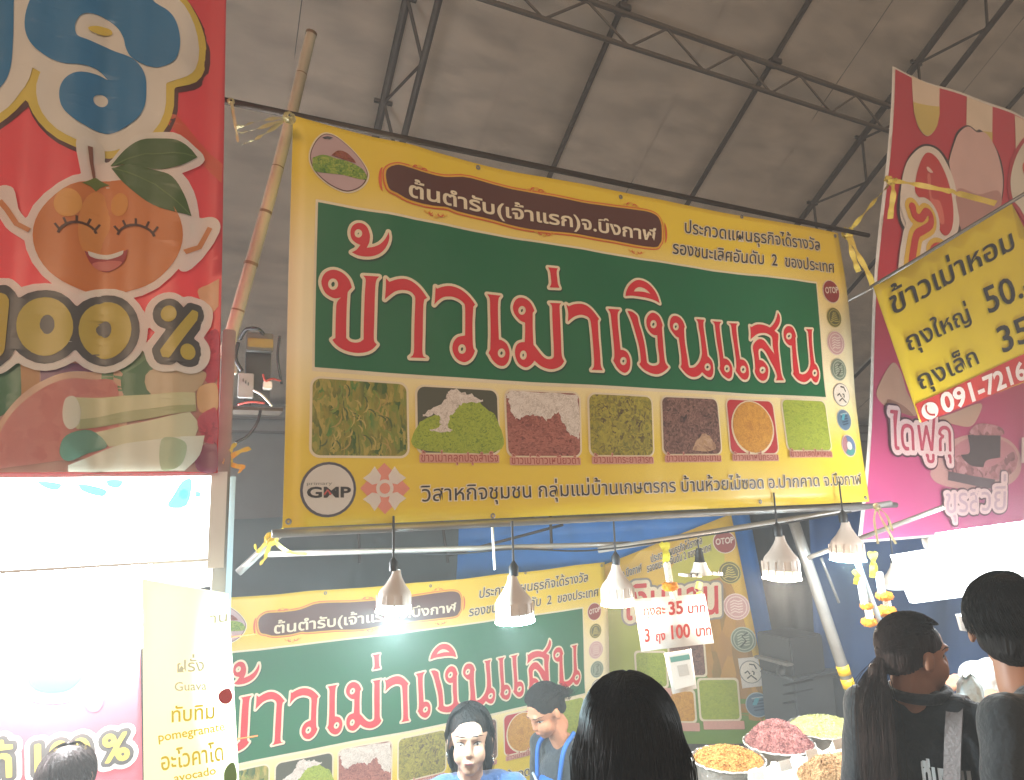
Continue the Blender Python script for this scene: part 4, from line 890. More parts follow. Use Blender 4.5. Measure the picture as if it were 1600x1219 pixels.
# ---------------------------------------------------------------- red dessert banner on the right
rr = thing('dessert_banner', 'red and pink dessert banner with stripes, round sweets and Thai lettering', 'banner', onY(1340, 848, 2.45))
rs = Sheet(rr, onY(1340, 848, 2.45), (1, 0), lambda u, v: (0, .012*math.sin(u*4+v*2)+.006*math.sin(u*9), 0), .08, .0022)
G1, G2, G3 = zr_(1340, 80, 3.208), zr_(1320, 440, 3.0475), zr_(1370, 600, 4.687)
m = bpy.data.materials.new('print_crimson_to_pink'); m.use_nodes = True; nt = m.node_tree; bs = nt.nodes['Principled BSDF']; bs.inputs['Roughness'].default_value = .4
tc = nt.nodes.new('ShaderNodeTexCoord'); sx = nt.nodes.new('ShaderNodeSeparateXYZ'); cr = nt.nodes.new('ShaderNodeValToRGB'); mr = nt.nodes.new('ShaderNodeMapRange')
mr.inputs['From Min'].default_value = 1.5; mr.inputs['From Max'].default_value = 4.2; nt.links.new(tc.outputs['Object'], sx.inputs[0]); nt.links.new(sx.outputs[2], mr.inputs[0]); nt.links.new(mr.outputs[0], cr.inputs[0]); nt.links.new(cr.outputs[0], bs.inputs['Base Color'])
el = cr.color_ramp.elements; el.new(.4)
for e, (p_, c_) in zip(el, ((0, 'c0578e'), (.32, 'b23a62'), (.55, 'b82534'))): e.position = p_; e.color = (*srgb(c_), 1)
rs.sheet('vinyl_sheet', rs.pxs([(1340, 848), (1900, 806), (1900, 298), (1394, 104)]), V_WHT)
rs.loops('field', [rs.pxs([(1345, 844), (1900, 802), (1900, 304), (1398, 109)])], m, 1)
def rl(nm, z, pts, col, ly, n=4, par=None): return rs.loops(nm, [smooth2(rs.pxs(z(pts)), n)], vinyl('ds_'+col, col) if isinstance(col, str) else col, ly, par)
for x0_, x1_, yb, yt0, yt1 in ((277, 415, 425, 118, 182), (540, 668, 560, 232, 282), (775, 905, 700, 328, 372), (1000, 1120, 800, 425, 470)):
    xm = (x0_+x1_)/2; rl('awning_stripe', G1, [(x0_,yt0,1),(x1_,yt1,1),(x1_+2,yb-110,1),(x1_-15,yb-40),(xm+8,yb),(x0_+28,yb-40),(x0_+3,yb-120,1)], 'd8c4ae', 2)
    rl('awning_stripe_end', G1, [(x0_+1,yb-170,1),(x1_+1,yb-150,1),(x1_+2,yb-110,1),(x1_-15,yb-42),(xm+8,yb-3),(x0_+28,yb-42),(x0_+3,yb-120,1)], 'ccb560', 3)
rl('sweet_outline', G1, [(480,455),(500,400),(545,374),(590,402,1),(610,398),(660,445),(705,530),(728,640),(722,760),(690,860),(520,900),(450,800),(450,600)], '3a2220', 4)
rl('sweet', G1, [(486,455),(510,405),(548,382),(590,410),(630,412),(668,460),(700,540),(722,650),(716,760),(680,870),(520,900),(455,800),(452,600)], 'cfa9a2', 5)
rl('sweet_shade', G1, [(500,690),(600,720),(700,700),(716,780),(640,880),(520,900),(490,800)], 'b5847c', 6)
rl('sweet_outline', G1, [(215,590),(260,510),(330,468),(400,480),(450,540),(490,640),(515,780),(510,900),(460,960),(380,960),(300,1000),(215,900),(185,780)], '3a2220', 5)
rl('sweet_ring', G1, [(212,600),(262,520),(330,480),(395,492),(440,550),(480,650),(500,780),(495,900),(440,960),(360,960),(300,980),(215,880),(195,770)], 'ded0c6', 6)
rl('strawberry', G1, [(265,720),(275,620),(310,540),(350,512),(400,545),(445,640),(470,760),(465,880),(430,930),(390,900),(330,780)], 'c2302a', 7)
rl('strawberry_shine', G1, [(330,640),(350,630),(352,740),(400,760),(420,860),(395,870),(350,800)], 'd9705f', 8); rl('strawberry_shine', G1, [(330,588),(345,590),(366,612),(350,616),(332,604)], 'e8c4b8', 8)
rl('sweet_outline', G1, [(745,640),(765,520),(830,430),(930,400),(1000,500),(1000,900),(860,900),(790,800),(755,740)], 'b03038', 4)
rl('sweet', G1, [(755,640),(778,530),(835,450),(930,420),(990,500),(990,880),(860,880),(800,790),(768,740)], 'd0c6b6', 5); rl('jam_patch', G1, [(808,570),(850,560),(900,640),(840,650),(810,620)], 'c8503a', 6)
# big letter with yellow and white outlines
st = [(246,795),(258,838),(288,850),(312,818),(338,835),(336,880),(300,908),(268,930),(256,1000),(250,1080),(246,1200)]
st = smooth2(rs.pxs(G1(st)), 5, False)
def outline_of(st, w):
    v_, f_ = stroke2(st, w); return [v_[i] for i in range(0, len(v_), 2)]+[v_[i] for i in range(len(v_)-1, 0, -2)]
cap = [[outline_of(st, .05)], [ell(*st[0], .03)]]
ring = [[rs.pxs(G1(ell(375, 1010, 42, 40)))]]
for lv, c_, ly in ((.075, 'd9cdc2', 9), (.036, 'd9b136', 10), (.003, 'c23228', 11)):
    cs = sdf_contours(cap+ring, lv, .010); rs.loops('big_letter' if ly == 11 else 'big_letter_outline', cs, vinyl('ds_'+c_, c_), ly)
# lower pictures
rl('bun', G2, [(140,540),(170,470),(235,385),(275,430),(300,520),(330,580),(340,640),(250,600),(180,590)], 'b98f78', 3); rl('bun', G2, [(440,655),(520,625),(640,580),(635,640),(600,690),(520,680)], 'c09a84', 3)
rl('bun_shade', G2, [(200,560),(280,590),(330,640),(270,625),(210,600)], '9a6a58', 4)
rl('plate', G3, [(400,620),(500,480),(560,410),(700,370),(880,385),(980,450),(1030,560),(1010,680),(900,760),(640,770),(470,740),(400,690)], 'bd8f8a', 3)
rl('plate_inside', G3, [(520,560),(580,450),(700,395),(860,400),(970,470),(1000,570),(960,660),(800,720),(600,700),(530,640)], 'b3727a', 4)
rl('chocolate_cake', G3, [(665,375,1),(880,380,1),(885,540,1),(800,560),(780,610,1),(700,600),(640,560),(610,520,1),(680,500)], '4a3636', 6); rl('chocolate_cake', G3, [(515,640,1),(860,700,1),(850,770,1),(510,705,1)], '5d4a50', 6)
rl('sweet_crumbs', G3, [(545,600),(600,520),(700,600),(850,600),(960,500),(1000,560),(930,680),(700,690),(560,660)], flakes('flakes_crumb', ['6a3a40', 'a06468', 'b9858a'], 30), 5); rl('sweet_crumbs', G3, [(700,320),(760,290),(880,320),(890,380),(690,375)], MATS['flakes_crumb'], 5)
VP_, VH_ = vinyl('ds_rose', 'b8405a'), vinyl('ds_halo', 'd8bcbc')
rs.text_sdf('lettering', 'ไดฟูกุ', (1385, 703), (1486, 706), (1385, 661), ((.040, vinyl('ds_dark', '5a3040'), 8), (.029, VH_, 9), (.001, VP_, 10)))
rs.text_sdf('lettering', 'ขุรสวยี่', (1470, 802), (1570, 796), (1470, 771), ((.030, vinyl('ds_dark', '5a3040'), 8), (.020, VH_, 9), (.001, vinyl('ds_lilac', 'b99aa8'), 10)))
for o_, mm, ly in ((.12, VH_, 9), (.0, vinyl('ds_blue', '5578a8'), 10)):
    rs.text('lettering', 'ทอง', (1588, 718), (1680, 716), (1588, 690), mm, ly, off=o_)

# ---------------------------------------------------------------- yellow price sign
sg = thing('price_sign', 'tilted yellow price sign with black Thai prices and a red phone strip', 'sign', P(1430, 655, 2.75))
v1 = P(1362, 449, 3.0); v2 = P(1575, 320, 2.8)
class PlaneSheet(Sheet): pass
ss = Sheet(sg, P(1400, 600, 2.95), (math.cos(.08), math.sin(-.08)), lambda u, v: (0, .01*math.sin(u*5+v*3), 0), .1, .002)
ss.sheet('board', ss.pxs([(1362, 449), (1577, 319), (1700, 560), (1437, 660)]), vinyl('sign_yellow', 'cdb521'), layer=1, thick=.003)
ss.loops('phone_strip', [ss.pxs([(1428, 632), (1700, 508), (1718, 550), (1438, 661)])], vinyl('strip_red', 'b5332e'), 3)
for tx, p0, p1, up_, mm, of in (('ข้าวเม่าหอม', (1388,495), (1584,388), (1381,468), V_BLK, .012), ('ถุงใหญ่', (1413,551), (1520,500), (1406,530), V_BLK, .012), ('50.-', (1544,491), (1612,457), (1534,460), V_BLK, .012), ('ถุงเล็ก', (1432,611), (1530,567), (1424,590), V_BLK, .012), ('35.-', (1565,553), (1640,517), (1555,522), V_BLK, .012), ('091-7216', (1468,647), (1606,590), (1462,624), V_WHT, .03)):
    ss.text('sign_line', tx, p0, p1, up_, mm, 4, off=of)
pc = ss.loops('phone_mark', [ss.pxs(ell(1449, 642.5, 12.5, 13.5))], V_WHT, 4)
a_, b_ = stroke2(smooth2(ss.pxs([(1443,634),(1443,642),(1448,648),(1456,649)]), 4, False), [.012]+[.008]*11+[.012]); ss.add('phone_mark_handset', a_, b_, MATS['print_strip_red'], 5, pc)
pipe('pipe', P(1360, 449, 3.02), P(1640, 279, 2.75), .008, M_STEEL, 'thin slanting rod along the top edge of the yellow price sign', 'rod')

# ---------------------------------------------------------------- back of the stall
def hang(name, poly_px, d0, d1, m, label, cat, amp=.02, nx_=40, nz_=14, x01=None):
    """cloth spanned between four pixel corners at depths d0 (left) and d1 (right)"""
    tl, tr, br, bl = poly_px; A, B, C__, D__ = P(*tl, d0), P(*tr, d1), P(*br, d1), P(*bl, d0); v = []; f = []
    n_ = (B-A).cross(D__-A).normalized(); ph = rng.uniform(0, 6)
    for j in range(nz_+1):
        for i in range(nx_+1):
            s_, t_ = i/nx_, j/nz_; p = (A*(1-s_)+B*s_)*(1-t_)+(D__*(1-s_)+C__*s_)*t_
            v.append(p+n_*amp*(math.sin(s_*17+ph+t_*2)+.5*math.sin(s_*39+t_*5)))
    for j in range(nz_):
        for i in range(nx_): k = j*(nx_+1)+i; f.append((k, k+1, k+nx_+2, k+nx_+1))
    o = mesh(name, v, f, m, None, True); tag(o, label, cat); md = o.modifiers.new('t', 'SOLIDIFY'); md.thickness = .002; return o
hang('tarpaulin', [(330, 812), (835, 802), (835, 1500), (330, 1600)], 5.3, 5.6, mat('slate_tarp', '3c474a', rough=.6, var=.2, vscale=3), 'dark slate tarpaulin wall behind the back banner', 'tarpaulin', .03, 60)
cb = MB().tube(bez([P(600, 862, 2.9), P(700, 866, 2.95), P(805, 858, 2.98), P(900, 861, 3.05), P(965, 856, 3.1), P(1040, 846, 3.1), P(1092, 838, 3.1), P(1200, 822, 3.15), P(1330, 800, 3.2)], 8), .0045, 6).build('cable', M_CABLE, None, True); tag(cb, 'black power cable strung along the pale pipes above the lamps', 'cable')
hang('tarpaulin', [(690, 815), (1170, 797), (1240, 1160), (690, 1250)], 5.5, 5.3, mat('blue_tarp', '1c74c8', rough=.45, var=.12, vscale=4), 'bright blue tarpaulin behind the slanting yellow banner', 'tarpaulin', .012)
hang('tarpaulin', [(1125, 770), (1330, 760), (1345, 1200), (1210, 1200)], 5.45, 5.3, mat('charcoal_sheet', '26292e', rough=.6, var=.2, vscale=3), 'dark charcoal sheet between the blue tarpaulin and the leaning pole', 'tarpaulin', .02)
hang('tarpaulin', [(1262, 800), (1760, 790), (1760, 1300), (1290, 1300)], 4.6, 4.2, mat('navy_sheet', '123f70', rough=.55, var=.12, vscale=3), 'navy blue sheet at the back of the dessert stall', 'tarpaulin', .045)
for k, (xa, ya, xb, yb) in enumerate(((560, 812, 562, 880), (690, 810, 700, 880), (860, 806, 862, 860), (880, 820, 700, 868))):
    pipe('roof_batten', P(xa, ya, 4.7), P(xb, yb, 4.6), .010, M_DARKSTEEL, ['first', 'second', 'third', 'slanting'][k]+' dark batten from the left under the long banner', 'batten')
# slanting yellow-green banner right of the back banner
tb = thing('side_banner', 'slanting yellow and green banner with round seals beside the blue tarpaulin', 'banner', P(1100, 1300, 4.6))
pl_, pr_ = P(960, 960, 5.2), P(1190, 960, 5.05); xd_ = pr_-pl_
ts = Sheet(tb, pl_, (xd_.x, xd_.y), lambda u, v: (0, .012*math.sin(u*6+v*2), 0), .12, .003)
ts.sheet('vinyl_sheet', ts.pxs([(880, 925), (940, 884), (1142, 803), (1203, 1100), (1215, 1330), (880, 1330)]), vinyl('sb_yellow', 'cfa838'))
def tl_(nm, pts, col, ly, n=4, sm=True): return ts.loops(nm, [smooth2(ts.pxs(pts), n) if sm else ts.pxs(pts)], vinyl('sb_'+col, col) if isinstance(col, str) else col, ly)
tl_('green_field', [(900,1000),(980,930),(1060,960),(1130,1010),(1180,1080),(1216,1120,1),(1224,1325,1),(885,1325,1)], 'a3ac3a', 1)
tl_('straw_field', [(1045,960),(1120,900),(1150,930),(1180,1040),(1196,1120),(1150,1130),(1100,1050),(1050,1030)], flakes('flakes_straw', ['8f6a2c', 'b98a3f', 'a57a44', '7d6a30'], 14, stretch=(1, 1, .3)), 2)
tl_('leaf_patch', [(1020,1060),(1100,1040),(1190,1120),(1180,1180),(1080,1200),(1010,1160)], '6b8a3a', 2); tl_('lime_patch', [(1060,870),(1120,830),(1130,900),(1090,930),(1040,930)], 'b5b040', 2)
tl_('green_band', [(905,1210,1),(1215,1190,1),(1216,1220,1),(905,1240,1)], '6f8a80', 3)
for (cx_, cy_, rx, ry, kd) in ((1131.5, 847, 13, 20, 'otop'), (1140, 894.5, 13, 20, 'olive'), (1150.5, 948, 15.5, 23, 'pink'), (1161.5, 999.5, 15, 22, 'sage'), (1184, 1101.5, 15, 21, 'blue')): round_mark(ts, cx_, cy_, rx, ry, kd, ly=3)
tl_('seal_card', [(1153,1029,1),(1184,1026,1),(1192,1072,1),(1160,1076,1)], V_WHT, 3, 1); round_mark(ts, 1173, 1050, 13, 20, 'pen', ly=4)
ts.text('award_line', 'ประกวดแผนธุรกิจได้รางวัล', (1017, 879), (1098, 849), (1016, 870), V_DKG, 3, off=.02, halo=V_CRM); ts.text('award_line', 'รองชนะเลิศอันดับ 2 ของประเทศ', (1011, 894), (1112, 860), (1010, 885), V_DKG, 3, off=.02, halo=V_CRM)
ts.text('title_line', 'จ.บึงกาฬ', (972, 903), (1003, 892), (971, 894), V_DKG, 3, off=.02, halo=V_CRM)
ts.text_sdf('big_title', 'เงินแสน', (975, 968), (1126, 958), (975, 925), ((.045, V_GREY, 4), (.030, V_CRM, 5), (.004, V_RED, 6)))
for q, mm, cap_ in (([(994,1020),(1040,1018),(1040,1070),(996,1072)], FM[1], 1), ([(1045,1005),(1098,1003),(1102,1052),(1048,1056)], FM[4], 0), ([(1035,1080),(1082,1078),(1086,1124),(1038,1126)], FM[5], 1), ([(1091,1064),(1148,1060),(1158,1121),(1096,1125)], FM[6], 1), ([(990,1085),(1028,1083),(1030,1128),(992,1130)], FM[3], 1)):
    U = ts.pxs(q); a0 = (U[0][0]+U[3][0])/2; a1 = (U[1][0]+U[2][0])/2; b1_ = (U[0][1]+U[1][1])/2; b0_ = (U[2][1]+U[3][1])/2
    ts.loops('photo_border', [rrect(a0-.015, b0_-.015, a1+.015, b1_+.015, .03)], V_CRM, 4); ts.loops('goods_photo', [rrect(a0, b0_, a1, b1_, .025)], mm, 5)
    if cap_: ts.loops('caption_band', [rrect(a0+.01, b0_-.07, a1+.03, b0_-.01, .005, 1)], V_PINK, 6)
# baht card
bc = thing('price_card', 'white price card with red Thai prices 35 and 100 baht hanging in the stall', 'card', P(1050, 930, 2.75))
bs_ = Sheet(bc, P(1050, 1000, 2.75), (1, -.25), None, 0, .002)
bs_.sheet('card', bs_.pxs([(991.5, 936), (1101, 928), (1115.5, 1005), (1002.3, 1018)]), mat('card_white', 'e6dfd8', rough=.5), thick=.003)
BZ = zr_(960, 800, 5.079); V_CR = vinyl('card_red', 'c04038')
for tx, p0, p1, up_ in (('ถุงละ', (222,822), (402,808), (220,765)), ('35', (425,815), (548,802), (415,712)), ('บาท', (574,802), (724,792), (572,745)), ('3', (235,1030), (284,1022), (228,925)), ('ถุง', (322,1022), (402,1010), (320,968)), ('100', (430,1008), (600,988), (422,900)), ('บาท', (640,985), (768,972), (636,925))):
    bs_.text('price_line', tx, BZ([p0])[0], BZ([p1])[0], BZ([up_])[0] if not tx.isdigit() else tuple(np.array(BZ([p0])[0])*.22+np.array(BZ([up_])[0])*.78), V_CR, 2, off=.03)
cs_ = thing('card_sleeve', 'clear plastic sleeve with a small green headed card under the price card', 'card', P(1062, 1020, 2.75))
sl = Sheet(cs_, P(1062, 1080, 2.75), (1, -.25), None, 0, .002)
sl.sheet('sleeve', sl.pxs([(1038, 1021), (1080, 1014), (1089, 1076), (1051, 1085)]), mat('sleeve_plastic', 'c9c2bb', rough=.15), thick=.002)
sl.loops('card_face', [sl.pxs([(1043, 1024), (1077, 1018), (1085, 1070), (1054, 1078)])], mat('sleeve_card', 'd6d0ca', rough=.5), 1); sl.loops('card_header', [sl.pxs([(1046, 1027), (1076, 1022), (1077.5, 1030), (1048, 1035)])], vinyl('sb_teal', '5a8a80'), 2); sl.loops('card_panel', [sl.pxs([(1057, 1040), (1073, 1037), (1077, 1054), (1061, 1057)])], vinyl('sb_greyband', 'b5aea8'), 2)

# ---------------------------------------------------------------- lamps
def bell_lamp(px_, py_, d, wpx, col, label, watt, glow, lit=True, drop=.14, sk=1.6, grp='bell shaped LED lamps hanging in the stalls'):
    """px_, py_ : centre of the glowing rim"""
    c0 = P(px_, py_, d); R_ = wpx*d/F_PX/2; t = thing('bell_lamp', label, 'lamp', c0+Vector((0, 0, R_*2.6)), grp)
    T = Matrix.Rotation(rng.uniform(-.08, .08), 3, 'Y')
    MB().lathe([(R_*.22, R_*2.3), (R_*.26, R_*2.1), (R_*.33, R_*1.9), (R_*.6, R_*1.45), (R_*.86, R_*1.15), (R_*.93, R_*.95), (R_*.95, R_*.45)], c0, 32, T).build('housing', mat('lamp_housing', 'c4b6ac', rough=.4), t, True)
    MB().lathe([(R_*.95, R_*.45), (R_*.99, R_*.1), (R_*.99, 0)], c0, 32, T).build('clear_skirt', mat('skirt_%s' % label[:9], 'd8d0c8', rough=.2, emit=col if lit else '000000', estr=sk if lit else 0), t, True)
    MB().lathe([(0, -R_*.12), (R_*.5, -R_*.10), (R_*.85, -R_*.04), (R_, 0), (R_*1.0, R_*.08), (R_*.9, R_*.1)], c0, 32, T).build('diffuser', emis('glow_'+col+str(glow), col, glow) if lit else mat('diffuser_off', 'bfc4c8', rough=.3), t, True)
    for k in range(14):
        a = 2*math.pi*k/14; MB().box(c0+Vector((math.cos(a)*R_*.955, math.sin(a)*R_*.955, R_*.62)), (R_*.05, R_*.05, R_*.7)).build('cooling_rib', MATS['lamp_housing'], t)
    MB().lathe([(R_*.24, R_*2.25), (R_*.26, R_*2.7), (R_*.12, R_*2.9), (.004, R_*3.0)], c0, 16).build('socket', M_BLACK, t, True)
    MB().tube([c0+Vector((0, 0, R_*2.9)), c0+Vector((0, 0, R_*2.9+drop))], .004, 6).build('cord', M_CABLE, t)
    if lit:
        l = light('lamp_light', 'POINT', c0+Vector((0, 0, -R_*.45)), watt, srgb(col), t, shadow_soft_size=R_*.4)
    return t
bell_lamp(615, 957, 2.15, 56, 'd4f6ff', 'brightest cyan white bell lamp in front of the brown plate of the back banner', 58, 110, sk=10)
bell_lamp(805, 972, 2.2, 62, 'd9f8ff', 'second cyan white bell lamp over the middle of the back banner', 11, 60, sk=3)
bell_lamp(966, 945, 2.75, 54, 'ffe6c4', 'warm white bell lamp at the left corner of the price card', 11, 50)
bell_lamp(1222, 905, 2.9, 58, 'fff0dc', 'warm white bell lamp between the slanting banner and the leaning pole', 20, 60)
bell_lamp(1325, 876, 3.05, 52, 'd2f2ff', 'cyan white bell lamp above the two marigold garlands', 12, 60)
bell_lamp(1401, 920, 3.5, 34, 'ffffff', 'small unlit bell lamp left of the bright dessert stall panel', 0, 0, False, .2)
# off lamp with flat leaves
ol = thing('leaf_lamp', 'unlit folding lamp with flat white leaves above the price card', 'lamp', P(1094, 862, 2.95))
c0 = P(1095, 898, 2.95)
MB().lathe([(.012, .115), (.016, .10), (.022, .06), (.026, .055)], c0, 16).build('socket', M_BLACK, ol, True); MB().lathe([(.026, .055), (.034, .03), (.045, .01), (.05, 0)], c0, 20).build('body', M_WHITEPL, ol, True)
MB().tube([c0+Vector((0, 0, .11)), P(1090, 845, 2.95)], .004, 6).build('cord', M_CABLE, ol)
for sgn in (-1, 1):
    lf = MB().box(c0+Vector((sgn*.06, 0, .002)), (.09, .05, .012), Matrix.Rotation(.1, 3, 'Y')).build('leaf', M_WHITEPL, ol)
    for k in range(2): MB().lathe([(0, .0), (.008, 0), (.008, .002)], c0+Vector((sgn*(.04+.04*k), -.027, .004)), 10, Matrix.Rotation(math.pi/2, 3, 'X')).build('led_spot', mat('led_dark', '6d6a64'), lf)
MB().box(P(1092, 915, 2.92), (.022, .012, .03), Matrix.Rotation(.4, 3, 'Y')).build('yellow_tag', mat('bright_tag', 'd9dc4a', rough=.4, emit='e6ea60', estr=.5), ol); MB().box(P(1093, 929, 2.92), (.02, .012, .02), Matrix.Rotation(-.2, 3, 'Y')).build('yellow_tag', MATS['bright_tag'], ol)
# right panel light and tubes
rp = thing('panel_light', 'glowing white rectangular panel above the dessert stall counter', 'panel light', P(1420, 900, 3.3))
pxl = [(1397, 868), (1720, 815), (1720, 905), (1428, 943)]
rps = Sheet(rp, P(1420, 900, 3.3), (1, -.3), None, 0, .002)
rps.sheet('panel', rps.pxs(pxl), emis('panel_face', 'f6faff', 3.2), thick=.03)
led_tube(P(1455, 848, 2.75), P(1760, 812, 2.5), 'bright tube lamp under the dessert banner, nearer of the two', 60, r=.018, watt=8, npt=2)
led_tube(P(1475, 838, 2.85), P(1760, 800, 2.7), 'bright tube lamp under the dessert banner, farther of the two', 60, r=.018, watt=8, npt=2)

# ---------------------------------------------------------------- garlands
M_MARI = mat('marigold', 'e08a14', rough=.8, var=.2, vscale=60); M_JAS = mat('jasmine', 'd8d4c8', rough=.7, var=.1, vscale=80); M_YR = mat('yellow_ribbon', 'd9cc3a', rough=.4)
def marigold(c, r, root):
    bm = bmesh.new(); bmesh.ops.create_icosphere(bm, subdivisions=4, radius=1)
    for q in bm.verts:
        n = q.co.normalized(); w = 1+.16*math.sin(n.x*17+n.z*5)*math.sin(n.y*15+1)+.10*math.sin(n.z*24+n.x*9)
        q.co = Vector((n.x, n.y, n.z*.62))*r*w+c
    return bmobj('marigold', bm, M_MARI, root, True)
def garland(segs_, d, label):
    c0 = P(segs_[0][0], segs_[0][1], d); root = thing('flower_garland', label, 'garland', c0, None)
    for i, s in enumerate(segs_):
        x, y, kind, sz = s; c = P(x, y, d); r = sz*d/F_PX
        if kind == 'o': marigold(c, r, root)
        elif kind == 'w':
            x2, y2 = s[0]+6, s[1]
            m_ = MB()
            for k in range(int(sz*1.1)):
                t = k/(sz*1.1); pc_ = P(x+sz*.25*(t-.5), y+sz*(t-.5)*1.6, d)
                for a in range(5):
                    an = a*1.26+k*.7; q = pc_+Vector((math.cos(an), math.sin(an), .2))*.010*d/2.8
                    m_.add(*ico(q, .0065*d/2.8))
            m_.build('jasmine_strand', M_JAS, root, True)
        else:
            m_ = MB()
            for k in range(3): ribbon(m_, [P(x-8+6*k, y-sz/2, d), P(x+rng.uniform(-3, 3), y, d-.01), P(x+rng.uniform(-5, 5), y+sz/2, d)], .022, 1)
            m_.build('ribbon_bow', M_YR, root, True)
def ico(c, r):
    t = 1.618; v = [(-1, t, 0), (1, t, 0), (-1, -t, 0), (1, -t, 0), (0, -1, t), (0, 1, t), (0, -1, -t), (0, 1, -t), (t, 0, -1), (t, 0, 1), (-t, 0, -1), (-t, 0, 1)]
    f = [(0,11,5),(0,5,1),(0,1,7),(0,7,10),(0,10,11),(1,5,9),(5,11,4),(11,10,2),(10,7,6),(7,1,8),(3,9,4),(3,4,2),(3,2,6),(3,6,8),(3,8,9),(4,9,5),(2,4,11),(6,2,10),(8,6,7),(9,8,1)]
    s = r/1.9; return [Vector(p)*s+c for p in v], f
garland([(1040, 866, 'r', 36), (1044, 896, 'w', 20), (1047, 916, 'o', 12), (1052, 931, 'w', 9)], 2.78, 'short garland with yellow bow and one marigold above the price card')
garland([(1341, 902, 'r', 22), (1348, 925, 'w', 26), (1354, 947, 'o', 9), (1358, 960, 'w', 12), (1358, 972, 'o', 11)], 3.0, 'left marigold and jasmine garland beside the pale blue rod')
garland([(1365, 882, 'r', 40), (1376, 912, 'w', 20), (1382, 931, 'o', 12), (1386, 943, 'w', 10), (1385, 955, 'o', 14), (1374, 958, 'o', 9)], 3.05, 'right marigold and jasmine garland beside the pale blue rod')

# ---------------------------------------------------------------- counter, pots and heaps of flakes
tag(MB().box((2.35, 2.15, .27), (2.1, .95, .54), bev=.01).build('counter', mat('counter_cloth', '8f8b86', rough=.7, var=.1), None), 'low cloth covered counter carrying the metal pots of flakes', 'counter')
M_FOIL = mat('crumpled_foil', 'b9b4ae', rough=.3, metal=.75, bump=.5, bscale=45); M_WFOIL = mat('white_film', 'e8e6e2', rough=.25, bump=.6, bscale=40)
def heap(c, r, h, m, root, seed, name='flake_heap', ex=2.2):
    bm = bmesh.new(); bmesh.ops.create_grid(bm, x_segments=56, y_segments=56, size=1)
    g = np.random.default_rng(seed); ph = g.uniform(0, 6, 8)
    for q in list(bm.verts):
        a = math.atan2(q.co.y, q.co.x); rr_ = max(abs(q.co.x), abs(q.co.y)); x = math.cos(a)*rr_*r; y = math.sin(a)*rr_*r
        z = h*(1-rr_**ex)+.10*h*math.sin(x*40/r*.2+ph[0])*math.sin(y*45/r*.2+ph[1])+g.normal(0, .0022)*(1 if rr_ < .97 else 0)
        q.co = Vector((x, y, z))+c
    o = bmobj(name, bm, m, root); fl = MB()
    for k in range(900):
        rr_ = math.sqrt(g.uniform(0, .96)); a = g.uniform(0, 6.283); x, y = rr_*r*math.cos(a), rr_*r*math.sin(a); z = h*(1-rr_**ex)+g.normal(.002, .002)
        R_ = Matrix.Rotation(g.uniform(0, 6), 3, 'Z') @ Matrix.Rotation(g.uniform(-1, 1), 3, 'X'); s = g.uniform(.004, .009)
        p = [R_ @ Vector(w_)*s for w_ in ((-1, 0, 0), (0, .45, .1), (1, 0, 0), (0, -.45, .1))]
        fl.add([w_+c+Vector((x, y, z)) for w_ in p], [(0, 1, 2, 3)])
    fo = fl.build('loose_flakes', m, root if name == 'flake_heap' else o); fo['kind'] = 'stuff'; return o
def pot(px_, py_, d, r, hh, m, label, seed):
    c = P(px_, py_, d); root = thing('metal_pot', label, 'pot', (c.x, c.y, .54))
    hgt = c.z-.54
    MB().lathe([(r*.93, -hgt), (r*.97, -hgt*.5), (r*.985, -.02), (r, 0), (r*1.035, .004), (r*1.04, -.002), (r*1.03, .008), (r*.97, .006), (r*.96, -.03)], c, 48).build('wall', M_FOIL, root, True)
    rim = []; 
    for k in range(60):
        a = 2*math.pi*k/60; rim.append(c+Vector((math.cos(a)*r*1.03, math.sin(a)*r*1.03, .004+.002*math.sin(k*1.9)+.0015*math.sin(k*3.3))))
    MB().tube(rim+[rim[0]], .0035, 6, False).build('film_rim', M_WFOIL, root, True)
    heap(c+Vector((0, 0, .0)), r*.98, hh, m, root, seed)
    for k in (-.5, .3): MB().tube(bez([c+Vector((math.sin(k)*r, -math.cos(k)*r-.005, -.10)), c+Vector((math.sin(k+.12)*r, -math.cos(k+.12)*r-.03, -.09)), c+Vector((math.sin(k+.24)*r, -math.cos(k+.24)*r-.005, -.10))], 6), .004, 6).build('handle', M_STEEL, root, True)
pot(1138, 1187, 2.75, .145, .04, flakes('heap_amber', ['a06c34', 'cf9a52', 'dcb070'], 160, stretch=(1, 1, 2)), 'steel pot heaped with orange rice flakes, left of three', 1)
pot(1217, 1162, 3.0, .150, .095, flakes('heap_plum', ['5a2f30', '9c6464', 'b98a86'], 130), 'steel pot heaped high with purple rice flakes, middle of three', 2)
pot(1290, 1138, 3.25, .170, .045, flakes('heap_pale', ['a8a865', 'cfcf8a', 'dcdca0'], 150), 'steel pot heaped with pale green rice flakes, right of three', 3)
tr = thing('display_tray', 'brightly lit tray wrapped in white film with tan flakes in front of the pots', 'tray', P(1290, 1215, 2.5))
c = P(1290, 1212, 2.55)
v = []; f = []
for j in range(13):
    for i in range(33):
        s_, t_ = i/32, j/12; p = P(1168+205*s_, 1205-62*s_+26*(1-s_)*t_+44*t_, 2.62-.28*t_+.18*s_); v.append(p+Vector((rng.normal(0, .003), rng.normal(0, .003), .012*math.sin(s_*40+t_*3)*(1-t_)+rng.normal(0, .003))))
for j in range(12):
    for i in range(32): k = j*33+i; f.append((k, k+1, k+34, k+33))
mesh('film_cover', v, f, M_WFOIL, tr, False)
heap(P(1322, 1214, 2.42)+Vector((0, 0, -.01)), .17, .075, flakes('heap_tan', ['8a6440', 'c09a70', 'cbb08a'], 120), tr, 5, 'tan_flakes')
